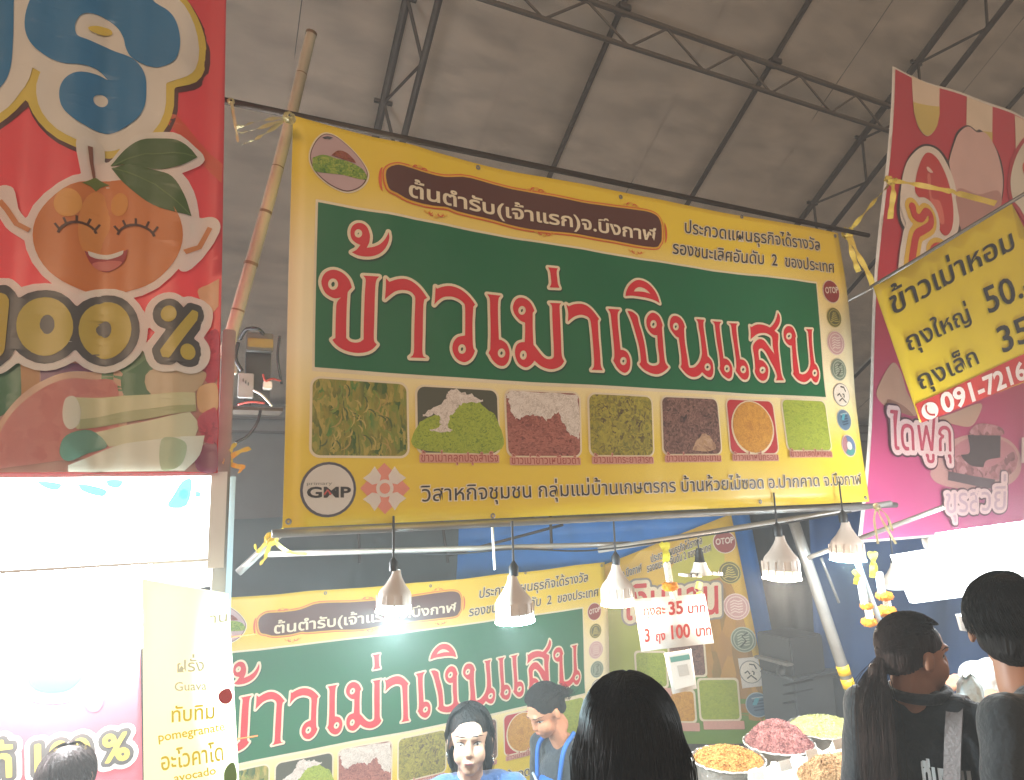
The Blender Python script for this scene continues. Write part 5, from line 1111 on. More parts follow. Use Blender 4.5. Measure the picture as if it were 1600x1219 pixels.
MB().box(Vector((c.x, c.y, .60)), (.5, .35, .12), bev=.01).build('tray_box', M_WHITEPL, tr)
for k in range(4):
    x_ = 1185+42*k; tg = P(x_, 1213-17*k, 2.55)
    MB().box(tg, (.06, .003, .035), Matrix.Rotation(-.3, 3, 'X')).build('price_tab', M_WHITEPL, tr)
# dark equipment behind
eq = thing('equipment_rack', 'dark rack of equipment boxes in the shadow behind the leaning pole', 'rack', P(1245, 1100, 4.6))
def eb(nm, x0_, y0_, x1_, y1_, m_, d=4.6, dep=.3):
    s_ = d/F_PX; c0 = P((x0_+x1_)/2, (y0_+y1_)/2, d); return MB().box(c0, ((x1_-x0_)*s_, dep, (y1_-y0_)*s_), bev=.01).build(nm, m_, eq)
MDK = mat('rack_dark', '33373b', rough=.5); MDG = mat('rack_grey', '4b5054', rough=.5)
eb('cabinet', 1205, 1050, 1290, 1125, MDG); eb('cabinet', 1200, 990, 1270, 1045, MDK); eb('shelf', 1195, 1045, 1320, 1050, MDG); eb('upright', 1295, 1055, 1305, 1125, MDK); eb('handle_plate', 1200, 1030, 1216, 1034, M_STEEL, 4.4)
MB().lathe([(.0, .0), (.035, 0), (.035, .02)], P(1218, 1047, 4.4), 20, Matrix.Rotation(math.pi/2, 3, 'X')).build('knob', MDG, eq, True)
for k in range(3): eb('vent_slot', 1215, 1065+14*k, 1280, 1068+14*k, MDK, 4.42, .02)
# ================================================================ people
def eval_mods(o):
    dg = bpy.context.evaluated_depsgraph_get(); dg.update(); me = bpy.data.meshes.new_from_object(o.evaluated_get(dg)); o.modifiers.clear()
    old = o.data; o.data = me; bpy.data.meshes.remove(old); return o
def _hull(ptsets):
    bm = bmesh.new()
    for p in ptsets: bm.verts.new(p)
    bmesh.ops.convex_hull(bm, input=bm.verts[:]); bmesh.ops.delete(bm, geom=[v for v in bm.verts if not v.link_faces], context='VERTS')
    bm.verts.index_update(); v = [q.co.copy() for q in bm.verts]; f = [[q.index for q in p.verts] for p in bm.faces]; bm.free(); return v, f
_bm = bmesh.new(); bmesh.ops.create_icosphere(_bm, subdivisions=2, radius=1); SPH = [v.co.copy() for v in _bm.verts]; SPHF = [[v.index for v in f.verts] for f in _bm.faces]; _bm.free()
def blob(name, parts, m, parent=None, vox=.008, sm=5, M=None, noise=0, cut=None):
    mb_ = MB(); M = M or Matrix()
    for p in parts:
        if p[0] == 'c':
            a, b, ra, rb = Vector(p[1]), Vector(p[2]), p[3], p[4]
            if not isinstance(ra, tuple): ra = (ra,)*3
            if not isinstance(rb, tuple): rb = (rb,)*3
            v, f = _hull([M @ (a+Vector((q.x*ra[0], q.y*ra[1], q.z*ra[2]))) for q in SPH]+[M @ (b+Vector((q.x*rb[0], q.y*rb[1], q.z*rb[2]))) for q in SPH]); mb_.add(v, f)
        else:
            c, r = Vector(p[1]), p[2]; R_ = p[3] if len(p) > 3 else Matrix.Identity(3)
            mb_.add([M @ (c+R_ @ Vector((q.x*r[0], q.y*r[1], q.z*r[2]))) for q in SPH], SPHF)
    o = mb_.build(name, None, None); md = o.modifiers.new('r', 'REMESH'); md.mode = 'VOXEL'; md.voxel_size = vox; md.use_smooth_shade = True
    s_ = o.modifiers.new('s', 'SMOOTH'); s_.factor = .5; s_.iterations = sm
    eval_mods(o)
    me = o.data
    if cut:
        bm = bmesh.new(); bm.from_mesh(me); bmesh.ops.delete(bm, geom=[q for q in bm.verts if cut(q.co)], context='VERTS'); bm.to_mesh(me); bm.free()
    if noise:
        n_ = len(me.vertices); c = np.empty(n_*3); nn = np.empty(n_*3); me.vertices.foreach_get('co', c); me.vertices.foreach_get('normal', nn); c = c.reshape(-1, 3); nn = nn.reshape(-1, 3)
        x, y, z = c.T; w = noise*(np.sin(z*34+x*22)*np.sin(x*31+y*15)+.6*np.sin(z*61+y*47)); me.vertices.foreach_set('co', (c+nn*w[:, None]).ravel()); me.update()
    me.materials.clear(); me.materials.append(m); me.polygons.foreach_set('use_smooth', [True]*len(me.polygons))
    if parent is not None:
        o.parent = parent; w = Vector(); q = parent
        while q: w += q.location; q = q.parent
        o.location = -w
    return o
def hair_mat(name, col, col2):
    m = mat(name, col, rough=.62, spec=.15, var=.3, vscale=40, stretch=(1, 1, .06), bump=.5, bscale=130); return m
def skin(name, col): return mat(name, col, rough=.5, spec=.4, var=.05, vscale=14)
def strands(name, paths, m, parent, r=.0012):
    mb_ = MB()
    for p in paths:
        v = []; f = []
        for i, q in enumerate(p):
            w = r*(1-.7*(i/(len(p)-1))**3)
            for k in range(3): a = 2.094*k+i*.3; v.append(q+Vector((math.cos(a), math.sin(a), 0))*w)
            if i:
                for k in range(3): f.append(((i-1)*3+k, (i-1)*3+(k+1) % 3, i*3+(k+1) % 3, i*3+k))
        mb_.add(v, f)
    o = mb_.build(name, m, parent, True); o['kind'] = 'stuff'; return o
def scalp_paths(M, mode, n, L, seed, R=(.086, .104, .098), c=Vector((0, -.012, .028)), part=0.):
    g = np.random.default_rng(seed); out = []
    for _ in range(n):
        ph = g.uniform(-math.pi, math.pi); k = g.uniform(1.0, 1.05); p = []
        front = abs(math.atan2(math.sin(ph-math.pi/2), math.cos(ph-math.pi/2)))
        sgn = 1 if math.cos(ph) > 0 else -1
        if mode == 'short':
            t1 = g.uniform(1.2, 2.0) if front > 1.0 else g.uniform(.5, .95); t0 = max(0, t1-g.uniform(.5, .9)); ph += g.normal(0, .05)
            for i in range(8):
                t = t0+(t1-t0)*i/7; a = ph+.25*(i/7)
                lift = 1+.03*math.sin(i/7*math.pi)+(.05 if i == 7 else 0)*g.uniform(0, 1)
                p.append(M @ (c+Vector((R[0]*math.sin(t)*math.cos(a), R[1]*math.sin(t)*math.sin(a), R[2]*math.cos(t)))*k*lift))
        elif mode in ('long', 'behind'):
            t1 = 1.45; px = None; wob = g.uniform(0, 6); amp = g.uniform(.0, .008) if g.uniform() > .05 else g.uniform(.01, .022)
            for i in range(9):
                t = t1*i/8; a = ph
                if front < 1.25: a = math.pi/2-sgn*(front+(1.3-front)*min(1, (t/1.0))**.8)
                p.append(M @ (c+Vector((R[0]*math.sin(t)*math.cos(a), R[1]*math.sin(t)*math.sin(a), R[2]*math.cos(t)))*k)); af = a
            base = c+Vector((R[0]*math.sin(t1)*math.cos(af), R[1]*math.sin(t1)*math.sin(af), R[2]*math.cos(t1)))*k
            ll = L*g.uniform(.85, 1.05)
            for i in range(1, 12):
                s = i/11; q = base+Vector((base.x*.10*s+amp*math.sin(wob+s*5), (-.035*s-.02*s*s)-base.y*.3*s+amp*math.cos(wob+s*4), -ll*s)); p.append(M @ (q+Vector((-base.x*.30*s, -(base.y+.05)*min(1, s*1.3) if base.y > -.05 else 0, 0)) if mode == 'behind' else q))
        else:       # ponytail tied at the back
            tie = Vector((0, -.105, .005)); t1 = g.uniform(.3, 1.9); a = ph
            if front < 1.8: t1 = min(t1, .80 if front < 1.2 else 1.05)
            st_ = c+Vector((R[0]*math.sin(t1)*math.cos(a), R[1]*math.sin(t1)*math.sin(a), R[2]*math.cos(t1)))*k
            for i in range(9):
                s = i/8; q = st_.lerp(tie, s); d = q-c; e = math.sqrt((d.x/R[0])**2+(d.y/R[1])**2+(d.z/R[2])**2); tgt = 1.02+.03*g.uniform(0, 1)
                if s < .9 and e > 1e-3: q = c+d*(tgt/e)
                p.append(M @ q)
            ll = L*g.uniform(.8, 1.05); sx_, sy_ = g.normal(0, .026), g.normal(0, .016); wob = g.uniform(0, 6)
            for i in range(1, 12):
                s = i/11; p.append(M @ (tie+Vector((sx_*min(1, s*4)*(1+.3*math.sin(s*3))+.004*math.sin(wob+6*s), sy_*min(1, 3*s)-.035*math.sin(min(1, s*3)*1.57)+.02*s, -ll*s))))
        out.append(p)
    return out
def person(label, px_, py_, d, face, H=1.6, seated=False, hair='long', hairL=.35, hcol='1d1614', scol='b98d74', shirt='3f5f8c', trousers='2a2c33', headyaw=0., headpitch=0., headoff=(0, 0, 0), armL=None, armR=None, female=True, vox=.008, cat='person', strand=900, group=None, sleeve=.55, zfix=None, lean=0., neck=.172):
    """px_,py_ = pixel of the top of the head, at depth d"""
    top = P(px_, py_, d); fx, fy = face; yaw = math.atan2(-fx, fy); s = H/1.6
    headc_z = top.z-.13*s
    My = Matrix.Rotation(yaw, 4, 'Z')
    ho = Vector(headoff)
    # body frame: origin under the neck base
    nb = Vector((0, 0, headc_z-neck*s)) ; base = Vector((top.x, top.y, 0))-(My @ Vector((ho.x, ho.y, 0)))
    T = Matrix.Translation(base) @ My
    sh = nb.z-.03*s; hipz = sh-.50*s if not seated else sh-.48*s
    if not seated: hipz = max(hipz, .05)
    knee = hipz*.52; sw = (.165 if female else .20)*s; hw = .085*s
    def L_(x, y, z): f_ = max(0, (z-hipz))/max(.1, (sh-hipz)); return Vector((x, y-lean*(1-f_), z))
    chest = ('c', L_(0, 0, sh-.09*s), L_(0, .0, sh-.20*s), (sw*.80, .095*s, .09*s), (sw*.74, .088*s, .09*s))
    waist = ('c', L_(0, 0, sh-.20*s), L_(0, -.005, hipz+.12*s), (sw*.74, .088*s, .09*s), (.118*s, .082*s, .08*s))
    pelv = ('c', L_(0, -.005, hipz+.12*s), L_(0, -.01, hipz+.01), (.118*s, .082*s, .08*s), (.155*s, .105*s, .09*s))
    parts = [chest, waist, pelv, ('c', Vector((0, -.012, nb.z-.02)), Vector((ho.x*.8, ho.y*.6-.005, headc_z-.07*s)), (.052*s, .052*s, .03), (.046*s, .05*s, .03)), ('c', L_(-sw*.55, -.015, sh+.0), L_(sw*.55, -.015, sh+.0), .055*s, .055*s), ('c', L_(0, -.02, sh+.02*s), Vector((ho.x*.4, -.02, nb.z+.0)), .06*s, .048*s)]
    cloth = [('c',)+(chest[1], chest[2])+tuple(tuple(v+.014 for v in q) for q in chest[3:]), ('c', waist[1], waist[2], tuple(v+.014 for v in waist[3]), (.135*s, .10*s, .09*s)), ('c', waist[2], L_(0, -.01, hipz+.0), (.135*s, .10*s, .09*s), (.165*s, .122*s, .05*s)), ('c', L_(-sw*.60, -.015, sh), L_(sw*.60, -.015, sh), .066*s, .066*s)]
    legs = []
    for i, sx in enumerate((-1, 1)):
        arm = (armL, armR)[i]; S0 = L_(sx*sw, -.01, sh-.01)
        if arm is None: E0 = L_(sx*(sw+.045), -.02, sh-.28*s); W0 = L_(sx*(sw+.03), .06, sh-.50*s)
        else: E0, W0 = Vector((arm[0][0], arm[0][1], sh+arm[0][2])), Vector((arm[1][0], arm[1][1], sh+arm[1][2]))
        parts += [('c', S0, E0, .047*s, .036*s), ('c', E0, W0, .036*s, .025*s)]
        dr = (W0-E0).normalized(); up = Vector((0, 0, 1)); a = dr.cross(up); a = a.normalized() if a.length > .1 else Vector((1, 0, 0)); b = a.cross(dr).normalized()
        parts.append(('c', W0, W0+dr*.055*s, (.030*s, .022*s, .020*s), (.034*s, .022*s, .018*s)))
        for k, ln in enumerate((.066, .075, .070, .055)):
            r0 = W0+dr*.075*s+a*(k-1.5)*.019*s; m1 = r0+dr*ln*.5*s-b*.008*s; m2 = m1+dr*ln*.35*s-b*.022*s
            parts += [('c', W0+dr*.04*s+a*(k-1.5)*.012*s, r0, .012*s, .0098*s), ('c', r0, m1, .0098*s, .009*s), ('c', m1, m2, .009*s, .0075*s)]
        th0 = W0+dr*.03*s+a*sx*-.028*s; th1 = th0+(dr*.7-a*sx*.7)*.04*s; parts += [('c', th0, th1, .013*s, .011*s), ('c', th1, th1+(dr*.9-b*.3)*.028*s, .011*s, .009*s)]
        el = S0.lerp(E0, min(1, sleeve*1.25)) if sleeve < .9 else E0
        cloth.append(('c', S0, el, .062*s, .052*s))
        if sleeve >= .9: cloth.append(('c', E0, W0.lerp(E0, .08), .050*s, .036*s))
        hp = L_(sx*hw, -.01, hipz+.02)
        if seated: kn = Vector((sx*.11*s, hp.y+.40*s, hipz+.02)); an = Vector((sx*.12*s, hp.y+.38*s, .07))
        else: kn = Vector((sx*.09*s, hp.y+.02, knee)); an = Vector((sx*.09*s, hp.y-.01, .08))
        parts += [('c', hp, kn, .078*s, .052*s), ('c', kn, an, .052*s, .034*s), ('c', an+Vector((0, -.03, -.035)), an+Vector((sx*.01, .13, -.05)), (.036, .04, .03), (.042, .04, .022))]
        legs += [('c', hp, kn, .092*s, .068*s), ('c', kn, an+Vector((0, 0, .04)), .068*s, .055*s)]
    # head
    Hm = T @ Matrix.Translation(Vector((ho.x, ho.y, headc_z))) @ Matrix.Rotation(headyaw, 4, 'Z') @ Matrix.Rotation(headpitch, 4, 'X')
    hs_ = s
    headp = [('e', (0, -.012, .028), (.075, .095, .088)), ('c', (0, .012, .0), (0, .028, -.055), (.061, .066, .06), (.052, .053, .048)), ('c', (0, .03, -.075), (0, .064, -.085), (.036, .032, .028), (.026, .018, .016)),
             ('c', (0, .084, .010), (0, .094, -.022), (.008, .008, .010), (.011, .011, .009)), ('e', (-.009, .089, -.027), (.008, .008, .007)), ('e', (.009, .089, -.027), (.008, .008, .007)), ('e', (-.029, .050, -.034), (.031, .032, .040)), ('e', (.029, .050, -.034), (.031, .032, .040)), ('e', (0, .042, -.062), (.042, .046, .040)), ('e', (0, .055, -.080), (.030, .028, .026)),
             ('c', (-.026, .078, .030), (.026, .078, .030), (.014, .009, .012), (.014, .009, .012)), ('c', (-.012, .084, -.052), (.012, .084, -.052), (.010, .010, .011), (.010, .010, .011)),
             ('e', (-.078, -.008, -.008), (.009, .018, .030)), ('e', (.078, -.008, -.008), (.009, .018, .030)), ('c', (0, -.02, -.03), (0, -.03, -.12), (.05, .05, .04), (.047, .05, .04))]
    def tf(p):
        return p
    SK = skin('skin_'+scol, scol)
    # merge body and head into one surface: bake both transforms
    allp = MB()
    def addp(p, M_):
        if p[0] == 'c':
            a, b = Vector(p[1]), Vector(p[2]); ra, rb = p[3], p[4]
            ra = ra if isinstance(ra, tuple) else (ra,)*3; rb = rb if isinstance(rb, tuple) else (rb,)*3
            v, f = _hull([M_ @ (a+Vector((q.x*ra[0], q.y*ra[1], q.z*ra[2]))) for q in SPH]+[M_ @ (b+Vector((q.x*rb[0], q.y*rb[1], q.z*rb[2]))) for q in SPH]); allp.add(v, f)
        else: allp.add([M_ @ (Vector(p[1])+Vector((q.x*p[2][0], q.y*p[2][1], q.z*p[2][2]))) for q in SPH], SPHF)
    for p in parts: addp(p, T)
    Hs = Hm @ Matrix.Scale(s, 4)
    for p in headp: addp(p, Hs)
    o = allp.build('person', None, None); md = o.modifiers.new('r', 'REMESH'); md.mode = 'VOXEL'; md.voxel_size = vox
    s2 = o.modifiers.new('s', 'SMOOTH'); s2.factor = .5; s2.iterations = 3; eval_mods(o)
    o.data.materials.clear(); o.data.materials.append(SK); o.data.polygons.foreach_set('use_smooth', [True]*len(o.data.polygons))
    b0_ = Vector((base.x, base.y, 0)); o.location = b0_; o.data.transform(Matrix.Translation(-b0_)); tag(o, label, cat, group)
    blob('shirt', cloth, mat('cloth_'+shirt, shirt, rough=.85, var=.08, vscale=12, bump=.3, bscale=60, sheen=.3), o, .010, 4, T, .0022)
    blob('trousers', legs+[('c', L_(0, -.01, hipz+.10*s), L_(0, -.01, hipz+.01), (.13*s, .10*s, .05*s), (.165*s, .115*s, .08*s))], mat('cloth_'+trousers, trousers, rough=.85), o, .012, 4, T, .0025)
    HM = hair_mat('hair_'+hcol, hcol, hcol)
    cap_ = [('e', (0, -.022, .038), (.082, .098, .090)), ('e', (0, -.045, .0), (.078, .075, .080))]
    if hair == 'long':
        cap_ += [('c', (0, -.05, .0), (0, -.075, -hairL*.9), (.080, .055, .05), (.085*.9, .030, .04)), ('e', (-.068, .0, -.02), (.018, .05, .06)), ('e', (.068, .0, -.02), (.018, .05, .06))]
    if hair in ('behind', 'long'): cap_ += [('e', (sx_*.068, .0, -.03), (.018, .036, .075)) for sx_ in (-1, 1)]
    if hair == 'behind': cap_ += [('c', (0, -.05, .0), (0, -.075, -hairL*.9), (.074, .045, .05), (.06, .028, .04))]
    if hair == 'pony': cap_ += [('e', (0, -.108, .005), (.020, .022, .018)), ('c', (0, -.128, -.05), (0, -.11, -hairL*.9), (.024, .020, .02), (.034, .022, .02))]
    if hair == 'bun': cap_ += [('e', (0, -.115, .01), (.036, .034, .036))]
    Hi = Hs.inverted()
    def facecut(co):
        q = Hi @ co; x_ = abs(q.x)
        if q.y > .0 and ((q.x-(.010 if hair == 'behind' else 0))/.066)**2+((q.z+.022)/(.096 if hair in ('pony', 'bun') else .086))**2 < 1: return True
        if hair in ('pony', 'short', 'bun'): return (q.y > -.018 and q.z < .012) or (q.z < -.012+.62*min(0, q.y) and q.y > -.098)
        return False
    hcap = blob('hair', cap_, HM, o, .006, 3, Hs, .0012, facecut)
    mode = {'long': 'long', 'pony': 'pony', 'short': 'short', 'bun': 'pony', 'behind': 'behind'}[hair]
    ps_ = scalp_paths(Hs, mode, strand, hairL if hair != 'bun' else .02, int(px_))
    strands('hair_strands', ps_, HM, hcap)
    return o, Hs, T, sh, HM
from mathutils.bvhtree import BVHTree
def face_parts(o, Hs, blush='b0605a'):
    """eyes, brows and lips laid on the face surface itself"""
    W_ = mat('eye_white', 'c4bcb5', rough=.3); I_ = mat('iris', '1d1310', rough=.2); B_ = mat('brow', '2f221c', rough=.8); LP = mat('lips_'+blush, blush, rough=.45)
    bm = bmesh.new(); bm.from_mesh(o.data); bm.transform(Matrix.Translation(o.location)); bv = BVHTree.FromBMesh(bm); bm.free(); Hn = Hs.to_3x3()
    def sf(x, z, up=0.):
        hit = bv.ray_cast(Hs @ Vector((x, .25, z)), (Hn @ Vector((0, -1, 0))).normalized(), .4)[0]
        y = (Hs.inverted() @ hit).y if hit is not None else .08
        return Vector((x, y+up, z))
    def patch(name, pts, m, par, up, dome=0.):
        c = sf(sum(p[0] for p in pts)/len(pts), sum(p[1] for p in pts)/len(pts), up+dome)
        v = [Hs @ c]; n_ = len(pts)
        for r_ in (.55, 1.0):
            for p in pts: q = sf(c.x+(p[0]-c.x)*r_, c.z+(p[1]-c.z)*r_, up+dome*(1-r_**2) if r_ < 1 else -.0008); v.append(Hs @ q)
        f = [(0, 1+i, 1+(i+1) % n_) for i in range(n_)]+[(1+i, 1+n_+i, 1+n_+(i+1) % n_, 1+(i+1) % n_) for i in range(n_)]
        return mesh(name, v, f, m, par, True)
    for sx in (-1, 1):
        alm = [(sx*(.031+.0160*math.cos(a)), .004+(.0072 if math.sin(a) > 0 else .0050)*math.sin(a)+.0015*math.cos(a)) for a in np.linspace(0, 6.283, 17)[:-1]]
        e = patch('eye', alm, W_, o, .0006, .0030)
        patch('iris', [(sx*.031+.0066*math.cos(a), .0048+.0062*math.sin(a)) for a in np.linspace(0, 6.283, 13)[:-1]], I_, e, .0030, .0012)
        MB().tube([Hs @ sf(sx*(.031+.0155*t), .0045+.0074*(1-t*t)+.0010*t, .0018) for t in np.linspace(-1, 1, 7)], [.0007, .0014, .0017, .0018, .0018, .0016, .0008], 6).build('eyelid', B_, e, True)
        MB().tube([Hs @ sf(sx*(.033+.020*t), .030+.0040*(1-t*t)-.0035*t, .0004) for t in np.linspace(-1, 1, 7)], [.0016, .0022, .0023, .0022, .0019, .0014, .0007], 6).build('eyebrow', B_, o, True)
    patch('lips', [(x, -.0535+z) for x, z in ((-.020, .0005), (-.012, .0045), (-.004, .0062), (0, .0050), (.004, .0062), (.012, .0045), (.020, .0005), (.012, -.0050), (.004, -.0072), (-.004, -.0072), (-.012, -.0050))], LP, o, .0008, .0022)
    MB().tube([Hs @ sf(x, -.0532, .0024) for x in np.linspace(-.017, .017, 7)], [.0003]+[.0008]*5+[.0003], 5).build('lip_line', mat('lip_line', '6d3a36', rough=.6), o, True)

# vendor facing us, blue T-shirt, hoop earrings
o, Hs, T, sh, HM = person('young woman vendor with hoop earrings and blue T-shirt facing the camera', 733, 1098, 2.42, (-.30, -.95), 1.56, True, 'behind', .20, '100b09', 'b08a74', '36588c', neck=.150, headyaw=-.12, headpitch=.04, vox=.0052, strand=900)
face_parts(o, Hs)
for sx in (-1, 1):
    rg = [Hs @ Vector((sx*.083+.004*math.cos(a), -.002+.020*math.sin(a), -.058+.023*math.cos(a))) for a in np.linspace(0, 6.283, 25)]
    MB().tube(rg, .0016, 6, False).build('hoop_earring', mat('silver', 'd9d6d0', rough=.15, metal=1), o, True)
MB().tube([T @ Vector((.095*math.cos(a), .02+.085*math.sin(a), sh+.045-.05*max(0, math.sin(a)))) for a in np.linspace(0, 6.283, 33)], .007, 6, False).build('neckline', MATS['cloth_36588c'], o, True)
# vendor with the blue apron, bending forward
o, Hs, T, sh, HM = person('vendor in dark T-shirt and bright blue apron looking down to the left', 850, 1066, 3.15, (-.93, -.22), 1.58, True, 'bun', .2, '100d0c', 'b07d62', '232f38', headpitch=-.55, headoff=(0, .10, -.03), vox=.0065, strand=700)
face_parts(o, Hs, '8f5048')
ap = blob('apron', [('c', (0, .078, sh-.13), (0, .11, sh-.42), (.085, .055, .05), (.13, .07, .06))], mat('apron_blue', '1f5fae', rough=.7), o, .009, 3, T, .001)
for sx in (-1, 1): MB().tube(bez([T @ Vector(p) for p in ((sx*.075, .10, sh-.12), (sx*.085, .07, sh+.03), (sx*.055, -.03, sh+.085))], 8), .011, 6).build('apron_strap', MATS['apron_blue'], ap, True)
MB().tube(bez([T @ Vector(p) for p in ((-.10, .105, sh-.10), (0, .142, sh-.115), (.10, .105, sh-.10))], 8), .007, 6).build('apron_trim', mat('apron_trim', 'a9b8c8', rough=.6), ap, True)
# long haired woman close in front
person('customer seen from behind with long straight dark hair, close in the middle', 978, 1047, 1.17, (.50, .86), 1.58, False, 'long', .62, '14100e', 'b58a70', '2c2a2c', vox=.009, strand=3200)
# woman with ponytail
o, Hs, T, sh, HM = person('woman in black printed jacket with a long brown ponytail and backpack strap', 1422, 955, 2.0, (.95, .30), 1.55, False, 'pony', .52, '2a1a14', 'a8765c', '17191d', neck=.130, headyaw=-.72, headpitch=-.10, vox=.007, sleeve=1.0, strand=1500)
face_parts(o, Hs, '8f5048')
jk = mat('cloth_17191d', '17191d')
MB().tube([T @ Vector((.075*math.cos(a), -.012+.072*math.sin(a), sh+.055+.006*math.sin(a))) for a in np.linspace(0, 6.283, 33)], .016, 8, False).build('collar', jk, o, True)
def on_back(T, sh, x, z, lift=.006, w=.80):
    # surface of the back at x,z (local), a little proud
    return T @ Vector((x, -(.112+.004)*math.sqrt(max(.05, 1-(x/(.175*w+.02))**2))-lift, sh+z))
def back_print(o, T, sh, x0, x1, z0, z1, txt, m, name='back_lettering', off=.05, lift=.008, rnd=None):
    V, Fc, w = text2(txt, off); hgt = .6
    bm = bmesh.new(); vs = [bm.verts.new((x0+(x1-x0)*p[0]/w, z0+(z1-z0)*p[1]/hgt, 0)) for p in V]
    for t in Fc:
        try: bm.faces.new([vs[i] for i in t])
        except ValueError: pass
    for ax in (0,):
        lo, hi = min(x0, x1), max(x0, x1); k = math.ceil(lo/.015)
        while k*.015 < hi: bmesh.ops.bisect_plane(bm, geom=bm.verts[:]+bm.edges[:]+bm.faces[:], plane_co=(k*.015, 0, 0), plane_no=(1, 0, 0)); k += 1
    for q in bm.verts: q.co = on_back(T, sh, q.co.x, q.co.y, lift)
    r_ = bmobj(name, bm, m, o, False); md = r_.modifiers.new('t', 'SOLIDIFY'); md.thickness = .001; return r_
PRW = mat('print_ink', 'c9cccc', rough=.7)
back_print(o, T, sh, .015, .125, -.165, -.115, 'ทีมงาน', PRW, off=.06); back_print(o, T, sh, .005, .05, -.225, -.185, 'รัก', PRW, off=.05); back_print(o, T, sh, .075, .125, -.225, -.185, 'ดี', PRW, off=.05); back_print(o, T, sh, -.03, .13, -.36, -.27, 'OO', PRW, off=.12)
stp = [T @ Vector(p) for p in ((.085, -.125, sh-.16), (.10, -.10, sh-.02), (.098, -.01, sh+.058), (.095, .085, sh-.01), (.09, .115, sh-.12), (.10, .10, sh-.30))]
m_ = MB(); bz = bez(stp, 8); v = []; f = []
for i, p in enumerate(bz):
    t = (bz[min(i+1, len(bz)-1)]-bz[max(i-1, 0)]).normalized(); a = (T.to_3x3() @ Vector((1, 0, 0))); b = t.cross(a).normalized()
    v += [p-a*.020-b*.004, p+a*.020-b*.004, p+a*.020+b*.005, p-a*.020+b*.005]
    if i:
        for k in range(4): f.append(((i-1)*4+k, (i-1)*4+(k+1) % 4, i*4+(k+1) % 4, i*4+k))
m_.add(v, f).build('backpack_strap', mat('strap_grey', '8a7f7c', rough=.7, var=.1, bump=.3, bscale=120), o)
# man in black jersey
o, Hs, T, sh, HM = person('man with short dark hair in a black jersey with a big number 2', 1566, 893, 1.62, (.35, .94), 1.68, False, 'short', .1, '191513', 'a8765c', '14171a', neck=.128, headoff=(-.10, .075, 0), headyaw=-.60, female=False, vox=.008, strand=2600)
back_print(o, T, sh, -.02, .17, -.33, -.13, '2', mat('print_tan', 'a59c92', rough=.7), off=.06, lift=.012); back_print(o, T, sh, -.13, .10, -.075, -.05, 'THAILAND'[:0]+'ทีมชาติ', mat('print_faint', '565d62', rough=.8), off=.05, lift=.012)
MB().tube([T @ Vector((-.02+.075*math.cos(a), -.012+.068*math.sin(a), sh+.050)) for a in np.linspace(0, 6.283, 33)], .010, 8, False).build('collar', mat('cloth_14171a', '14171a'), o, True)
# person half hidden behind the ponytail, cream sleeve, arm reaching out with a cup
o, Hs, T, sh, HM = person('person in a cream shirt half hidden behind the ponytail, reaching out with a white cup', 1424, 985, 2.45, (.95, .1), 1.56, False, 'short', .1, '2a1d18', 'b9876c', 'c9b8a8', armR=((.20, .12, -.22), (.05, .42, -.02)), armL=((-.17, .18, -.10), (-.12, .42, .02)), vox=.007, sleeve=.7, strand=500)
cup = MB().lathe([(.0, 0), (.020, 0), (.026, .05), (.028, .052), (.024, .05), (.0, .046)], P(1510, 985, 2.35), 20).build('cup', mat('paper_cup', 'e2ddd8', rough=.5), None, True); tag(cup, 'small white cup held up in front of the dessert stall', 'cup')
# dessert vendor in white T-shirt with dark apron
o, Hs, T, sh, HM = person('dessert stall vendor in white T-shirt and dark apron behind the man', 1575, 925, 2.75, (-.62, -.75), 1.58, False, 'short', .1, '241a16', 'c0917a', 'd5d8d6', armR=((.20, .10, -.24), (.10, .34, -.20)), armL=((-.20, .10, -.22), (.02, .30, -.22)), headpitch=-.35, vox=.0065, sleeve=.6, strand=500)
ap = blob('apron', [('c', (0, .065, sh-.10), (0, .085, sh-.45), (.075, .05, .05), (.13, .06, .06))], mat('apron_dark', '23262b', rough=.7), o, .009, 3, T)
for sx in (-1, 1): MB().tube(bez([T @ Vector(p) for p in ((sx*.065, .105, sh-.10), (sx*.075, .07, sh+.03), (sx*.05, -.03, sh+.085))], 8), .010, 6).build('apron_strap', MATS['apron_dark'], ap, True)
# customer at the lower left
person('customer seen from behind at the juice stall, only dark hair in view', 108, 1160, 2.3, (.0, 1.), 1.6, True, 'short', .1, '2a1e1a', 'c09078', '5a4a4a', vox=.009, strand=900)
# low stools under the seated people
for nm_, (px_, py_, d_) in (('blue vendor', (733, 1098, 2.42)), ('apron vendor', (848, 1064, 2.95)), ('juice customer', (108, 1160, 2.3))):
    t_ = P(px_, py_, d_); hz_ = t_.z-.13-.172-.03-.48-.10
    if hz_ > .03:
        tag(MB().lathe([(.0, hz_), (.15, hz_), (.16, hz_-.02), (.13, 0), (.11, 0), (.0, hz_-.03)], (t_.x, t_.y, 0), 20).build('low_stool', mat('stool_plastic', '3f6f9e', rough=.4), None), 'low plastic stool under the %s' % nm_, 'stool')
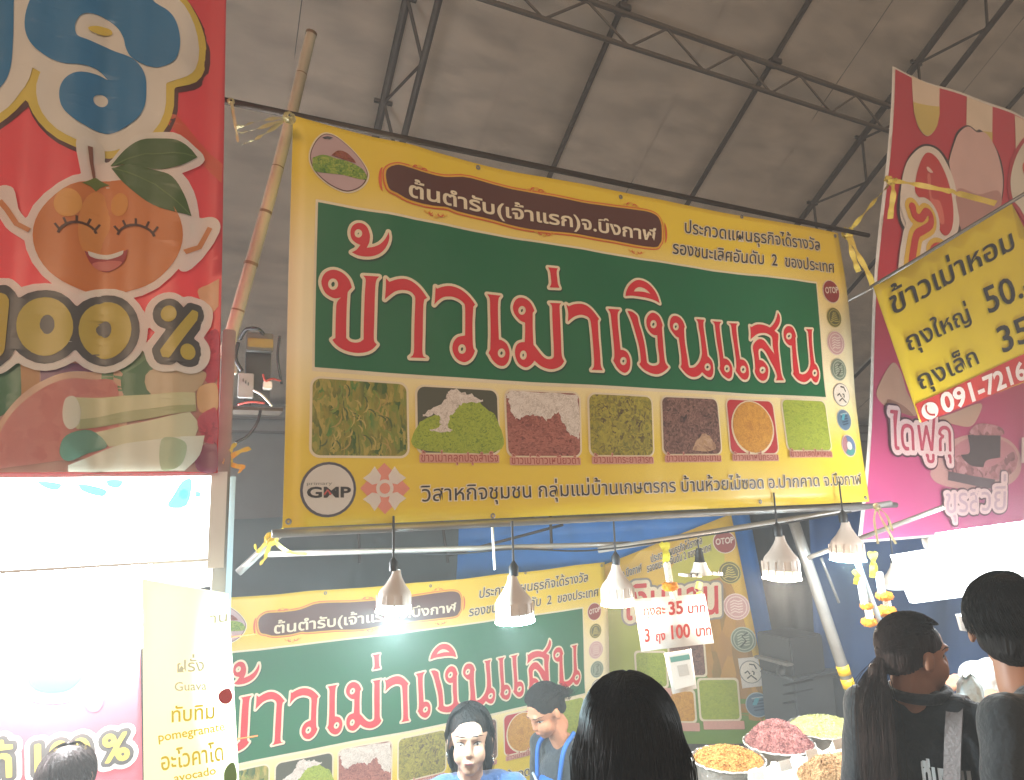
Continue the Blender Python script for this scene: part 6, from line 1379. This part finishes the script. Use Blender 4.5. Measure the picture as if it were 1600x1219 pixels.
# bags and packets at the dessert stall front
def bag(c, r, h, m, label, nm, seed):
    g = np.random.default_rng(seed); v = []; f = []
    for j in range(15):
        for i in range(26):
            a = 2*math.pi*i/26; t = j/14; rr_ = r*(1-.25*t+.10*math.sin(a*5+t*4+seed)+.05*math.sin(a*11-t*9))*(1 if t > .04 else .7)*(1-.45*max(0, t-.8)/.2)
            v.append(Vector(c)+Vector((rr_*math.cos(a), rr_*math.sin(a)*.7, h*t+.006*math.sin(a*3+seed))))
    for j in range(14):
        for i in range(26): f.append((j*26+i, j*26+(i+1) % 26, (j+1)*26+(i+1) % 26, (j+1)*26+i))
    f.append(tuple(range(26))[::-1]); o = mesh(nm, v, f, m, None, True); tag(o, label, 'bag'); return o
dc = P(1530, 1190, 2.3)
tag(MB().box((dc.x+.62, dc.y+.30, (dc.z-.02)/2), (.95, .42, dc.z-.02), bev=.01).build('dessert_counter', mat('counter_wood', '5d4a3c', rough=.6, var=.2), None), 'dark counter of the dessert stall between the two customers', 'counter')
bag(P(1522, 1122, 2.35), .058, .14, mat('mesh_bag', 'cfdcdc', rough=.4, bump=.4), 'pale translucent bag standing between the ponytail woman and the man', 'plastic_bag', 1)
bag(P(1492, 1112, 2.2), .035, .05, mat('pink_bag', 'd07fae', rough=.4), 'small pink bag peeking over the backpack strap', 'plastic_bag', 2)
for k, (x_, y_, c_) in enumerate(((1511, 1108, 'c9822c'), (1519, 1128, 'c9b0a0'), (1526, 1150, '9a8f90'), (1531, 1166, 'a5673a'), (1548, 1212, 'b5602a'))):
    o = MB().box(P(x_, y_, 2.05), (.036, .03, .034), Matrix.Rotation(.3+.2*k, 3, 'Y'), bev=.006).build('snack_packet', mat('packet_'+c_, c_, rough=.35, var=.2, vscale=60), None)
    tag(o, ['orange', 'pale pink', 'grey and white', 'brown', 'lowest burnt orange'][k]+' snack packet in the row beside the man in black', 'packet', 'snack packets in a row')
    MB().tube([P(x_, y_, 2.05)+Vector((0, 0, .017)), P(x_, y_, 2.05)+Vector((0, .004, .028))], .006, 6).build('twist', mat('packet_film', 'd9d4ce', rough=.2), o)
for o in list(COL.objects):
    if o.name == 'font_source': bpy.data.objects.remove(o)

# ---------------------------------------------------------------- thin added volume that imitates lens bloom around the lamps
hz = MB().box((5, 3.5, 4.2), (42, 16, 10.6)).build('bloom_volume', None); hz['kind'] = 'stuff'
hm = bpy.data.materials.new('bloom_haze'); hm.use_nodes = True; hm.node_tree.nodes.clear()
ho = hm.node_tree.nodes.new('ShaderNodeOutputMaterial'); hv = hm.node_tree.nodes.new('ShaderNodeVolumePrincipled')
hv.inputs['Color'].default_value = (.95, .95, .95, 1); hv.inputs['Density'].default_value = BLOOM_DENSITY; hv.inputs['Anisotropy'].default_value = .0
hm.node_tree.links.new(hv.outputs[0], ho.inputs['Volume']); hz.data.materials.append(hm)
